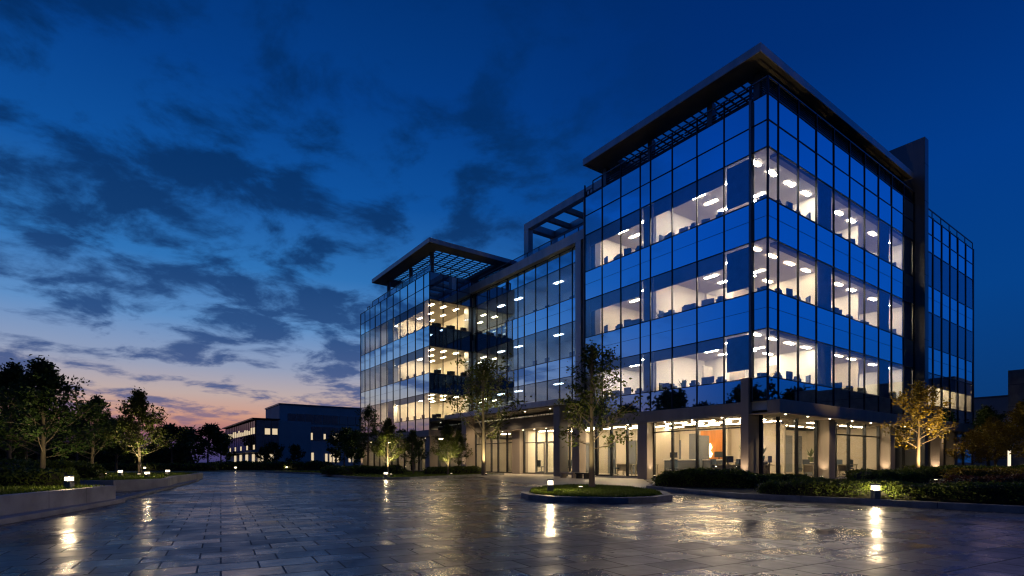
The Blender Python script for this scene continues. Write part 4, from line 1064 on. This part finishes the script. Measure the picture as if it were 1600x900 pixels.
# tall woods beyond both edges of the picture, mirrored in the lowest glass
def belt(name, spots, label):
    t, l, _ = TP['far']; m = MB(); r = random.Random(8); c = Vector((sum(p[0] for p in spots)/len(spots), sum(p[1] for p in spots)/len(spots), 0))
    for x, y, h in spots:
        a = r.uniform(0, 6.28); ca, sa = math.cos(a), math.sin(a)
        for q in (t, l):
            n = len(m.v); m.v += [((vx*ca-vy*sa)*h*.8+x-c.x, (vx*sa+vy*ca)*h*.8+y-c.y, vz*h) for vx, vy, vz in q.v]; m.f += [tuple(k+n for k in f) for f in q.f]
    o = m.build(name, M['leaf_dark'], loc=c); tag(o, label, 'woods', kind='stuff')
belt('woods', [(-47, 4, 9), (-50, 10, 11), (-46, 15, 8.5), (-51, 20, 12), (-48, 26, 10), (-52, 32, 12.5), (-50, 38, 9.5), (-54, 44, 11)], 'dark woods beyond the left edge of the plaza, mirrored in the lowest glass')
belt('woods', [(54, 12, 9), (58, 17, 11), (56, 23, 8.5), (60, 29, 12), (63, 35, 10), (62, 6, 10)], 'dark woods beyond the right edge, mirrored in the lowest glass of the tower')

# ------------------------------------------------------------------ bollards and the light column
def bollard(p, h, label, w=.14, power=60):
    r = empty('bollard_light', p); r.scale = (1, 1, 1); tag(r, label, 'bollard light', 'bollard lights round the plaza')
    a = w/2
    bx(-a, a, -a, a, 0, h*.6).build('post', M['metal_mid'], r, .006)
    bx(-a*.86, a*.86, -a*.86, a*.86, h*.6+.001, h*.88).build('lamp', M['e_boll'], r)
    bx(-a, a, -a, a, h*.88+.001, h).build('cap', M['metal_mid'], r, .006)
    l = bpy.data.lights.new('lamp', 'POINT'); l.energy = power; l.color = (1, .74, .42); l.shadow_soft_size = a*.5
    o = bpy.data.objects.new('lamp', l); col.objects.link(o); o.parent = r; o.location = (0, 0, h*.72)
    return r
bollard(G(860, 770, .14), .385, 'bollard light at the left end of the grass island', .165, 115)
bollard(G(1368, 779.5, .14), .35, 'bollard light in front of the long hedge on the right kerb', .15, 115)
bollard(G(108, 763, .43), .28, 'bollard light on the nearest left planter', .13)
bollard(PX(188, 25, .35), .29, 'bollard light leftmost of three on the farther left planters', .15)
bollard(PX(230, 21.6, .37), .26, 'bollard light in the middle of three on the farther left planters', .15)
bollard(PX(262, 27, .35), .28, 'bollard light rightmost of three on the farther left planters', .16)
bollard(G(603, 745.5, .13), .3, 'bollard light on the kerb of the far tower lawn', .22)
for x, d, w in ((226, 60, 'left of the gap'), (309, 64, 'in the middle'), (448, 66, 'before the distant glass corner'), (368, 62, 'under the distant tree')):
    bollard(PX(x, d), .5, 'tiny distant lit bollard on the far lawn '+w, .2, 20)
r = empty('light_column', PX(1577, 33.5, .12)); tag(r, 'slim vertical light column glowing at the right edge', 'light column')
MB().tube([(0, 0, 0), (0, 0, .62)], [.07, .07], 10).build('post', M['metal_mid'], r)
MB().tube([(0, 0, .621), (0, 0, 1.6)], [.075, .075], 10).build('lamp', M['e_tube'], r)
MB().tube([(0, 0, 1.601), (0, 0, 1.68)], [.085, .085], 10).build('cap', M['metal_dark'], r)

# ------------------------------------------------------------------ column uplights of the tall tower
for (t, s), (tt, ts), lab, pw in (((-.5, 1.06), (-.2, 1.06), 'uplight at the foot of the tall tower corner pilaster', 90), ((5.85, .2), (6.15, .25), 'uplight at the side of the first column of the right face', 70),
        ((14.2, .2), (14.5, .25), 'uplight at the side of the second column of the right face', 90), ((23.35, .2), (23.65, .25), 'uplight washing the column behind the golden tree', 120), ((.3, 6.95), (.3, 7.25), 'uplight by the stone column left of the lobby windows', 60)):
    p = W(t, s, .13); uplight(p, W(tt, ts, 1.9), pw, lab, (1, .7, .42), 75)
p = W(-.8, 27.3, .1); uplight(p, W(-.2, 27.4, 4), 140, 'uplight at the foot of the entrance canopy column', WARM, 60)
p = W(-2.4, 48.2, .1); uplight(p, W(-1.8, 48.3, 3.3), 160, 'uplight at the far tower end column', WARM, 60)

# ------------------------------------------------------------------ distant buildings
def far_block(name, origin, ln_t, ln_s, h, label):
    r = empty(name, origin, ANG); tag(r, label, 'building'); return r
M['far_wall'] = principled('distant_concrete', (.4, .41, .42), .7, noise=(.3, .15))
M['far_glass'] = spandrel_glass('distant_glass', (.01, .014, .02), (.45, .6, .8), .4, .05)
r = far_block('office_block', Vector((-41.2, 95, 0)), 24, 12, 11.2, 'plain dark concrete office block in the distance with a row of lit windows')
bx(0, 24, 0, 11.4, 0, 11.2).build('wall', M['far_wall'], r)
bx(-.15, 24.1, -.15, 11.5, 11.2, 11.45).build('parapet', M['metal_mid'], r)
bx(.5, 24, -.05, .02, 7.95, 8.0).build('ledge', M['metal_mid'], r)
lw = random.Random(5)
for k in range(10):
    a = 1.4+k*1.55
    w = bx(a, a+1.4, -.06, -.01, 8.1, 9.7).build('window', M['far_glass'], r)
    w = bx(a, a+1.4, -.06, -.01, 4.9, 7.5).build('window', M['far_glass'], r)
    if k != 3:
        for q in range(lw.choice((2, 2, 1))):
            a2 = a+.1+q*.68; bx(a2, a2+lw.uniform(.3, .6), -.075, -.065, 5.0+lw.uniform(0, .3), 6.1+lw.uniform(-.3, .7)).build('lit_pane', M['e_far'], w)
for a in (1.0, 1.8, 2.3, 5.0, 5.5, 8.0, 8.8, 9.4, 10.2, 12.4, 13.2):
    bx(a, a+.4, -.05, -.01, 1.0, 2.6+lw.uniform(-.3, .2)).build('lit_window', M['e_far'], r)
r = far_block('glass_office_wing', Vector((-42.2, 88, 0)), 4, 33, 8.2, 'low glass office wing in the distance with a thin overhanging roof')
bx(.2, 9, .2, 32.8, 0, 8.0).build('wall', M['far_wall'], r)
bx(-.5, 3.85, -.5, 33, 8.05, 8.25).build('roof', M['metal_dark'], r)
bx(-.6, 3.85, -.6, 33.2, 2.6, 2.95).build('ledge', M['stone'], r)
for k in range(16):
    s = .3+k*2.03
    for j, (z0, z1) in enumerate(((3.0, 5.4), (5.5, 7.9))):
        w = bx(.1, .15, s, s+1.85, z0, z1).build('window', M['far_glass'], r)
        if (j == 1 and k < 14) or (j == 0 and k % 3 == 0):
            bx(.085, .095, s+.1, s+1.7, z0+(.1 if j == 0 else .2), z0+.85+.5*j*lw.random()).build('lit_pane', M['e_far'], w)
    bx(.05, .16, s-.1, s-.02, 3, 7.95).build('mullion', M['metal_dark'], r)
for k in range(3):
    a = .3+k*1.15
    for z0, z1 in ((3.0, 5.4), (5.5, 7.9)): w = bx(a, a+1.1, .1, .15, z0, z1).build('window', M['far_glass'], r)
    if k: bx(a+.1, a+.9, .085, .095, 5.6, 6.6).build('lit_pane', M['e_far'], w)
for k in range(4): bx(.1, .15, 1+k*6, 3+k*6, .8, 2.3).build('lit_window', M['e_far'], r)
for k in range(2): bx(.5+k*1.6, 1.3+k*1.6, .1, .15, .6, 2.3).build('lit_window', M['e_far'], r)
# right edge
r = far_block('concrete_building', PX(1575, 44), 12, 10, 8.6, 'plain concrete building cut by the right edge of the picture')
bx(0, 18, -14, 0, 0, 8.5).build('wall', M['concrete'], r)
for k in range(4): bx(-.006, -.003, -14, .003, 1.9+k*1.8, 1.93+k*1.8).build('panel_joint', M['metal_dark'], r)
bx(-.03, 0, -3.3, -2.1, 5.3, 7.2).build('window', M['far_glass'], r)
r = far_block('boundary_wall', PX(1518, 50), 8, .4, 6.9, 'pale blank wall between the right tower and the concrete building')
bx(0, .5, -12, 0, 0, 6.85).build('wall', M['far_wall'], r); bx(-.05, .56, -12, .05, 6.85, 7.0).build('coping', M['metal_mid'], r)

# ------------------------------------------------------------------ render
sc.render.engine = 'CYCLES'
sc.cycles.filter_width = 1.25
cy = sc.cycles
cy.use_denoising = True
cy.max_bounces = 8; cy.diffuse_bounces = 4; cy.glossy_bounces = 4; cy.transmission_bounces = 4; cy.transparent_max_bounces = 14
cy.sample_clamp_indirect = 4; cy.sample_clamp_direct = 0; cy.caustics_reflective = False; cy.caustics_refractive = False
try: cy.use_light_tree = True
except Exception: pass
vs = sc.view_settings; vs.view_transform = 'Standard'; vs.look = 'None'; vs.exposure = 0; vs.gamma = 1; vs.use_curve_mapping = False
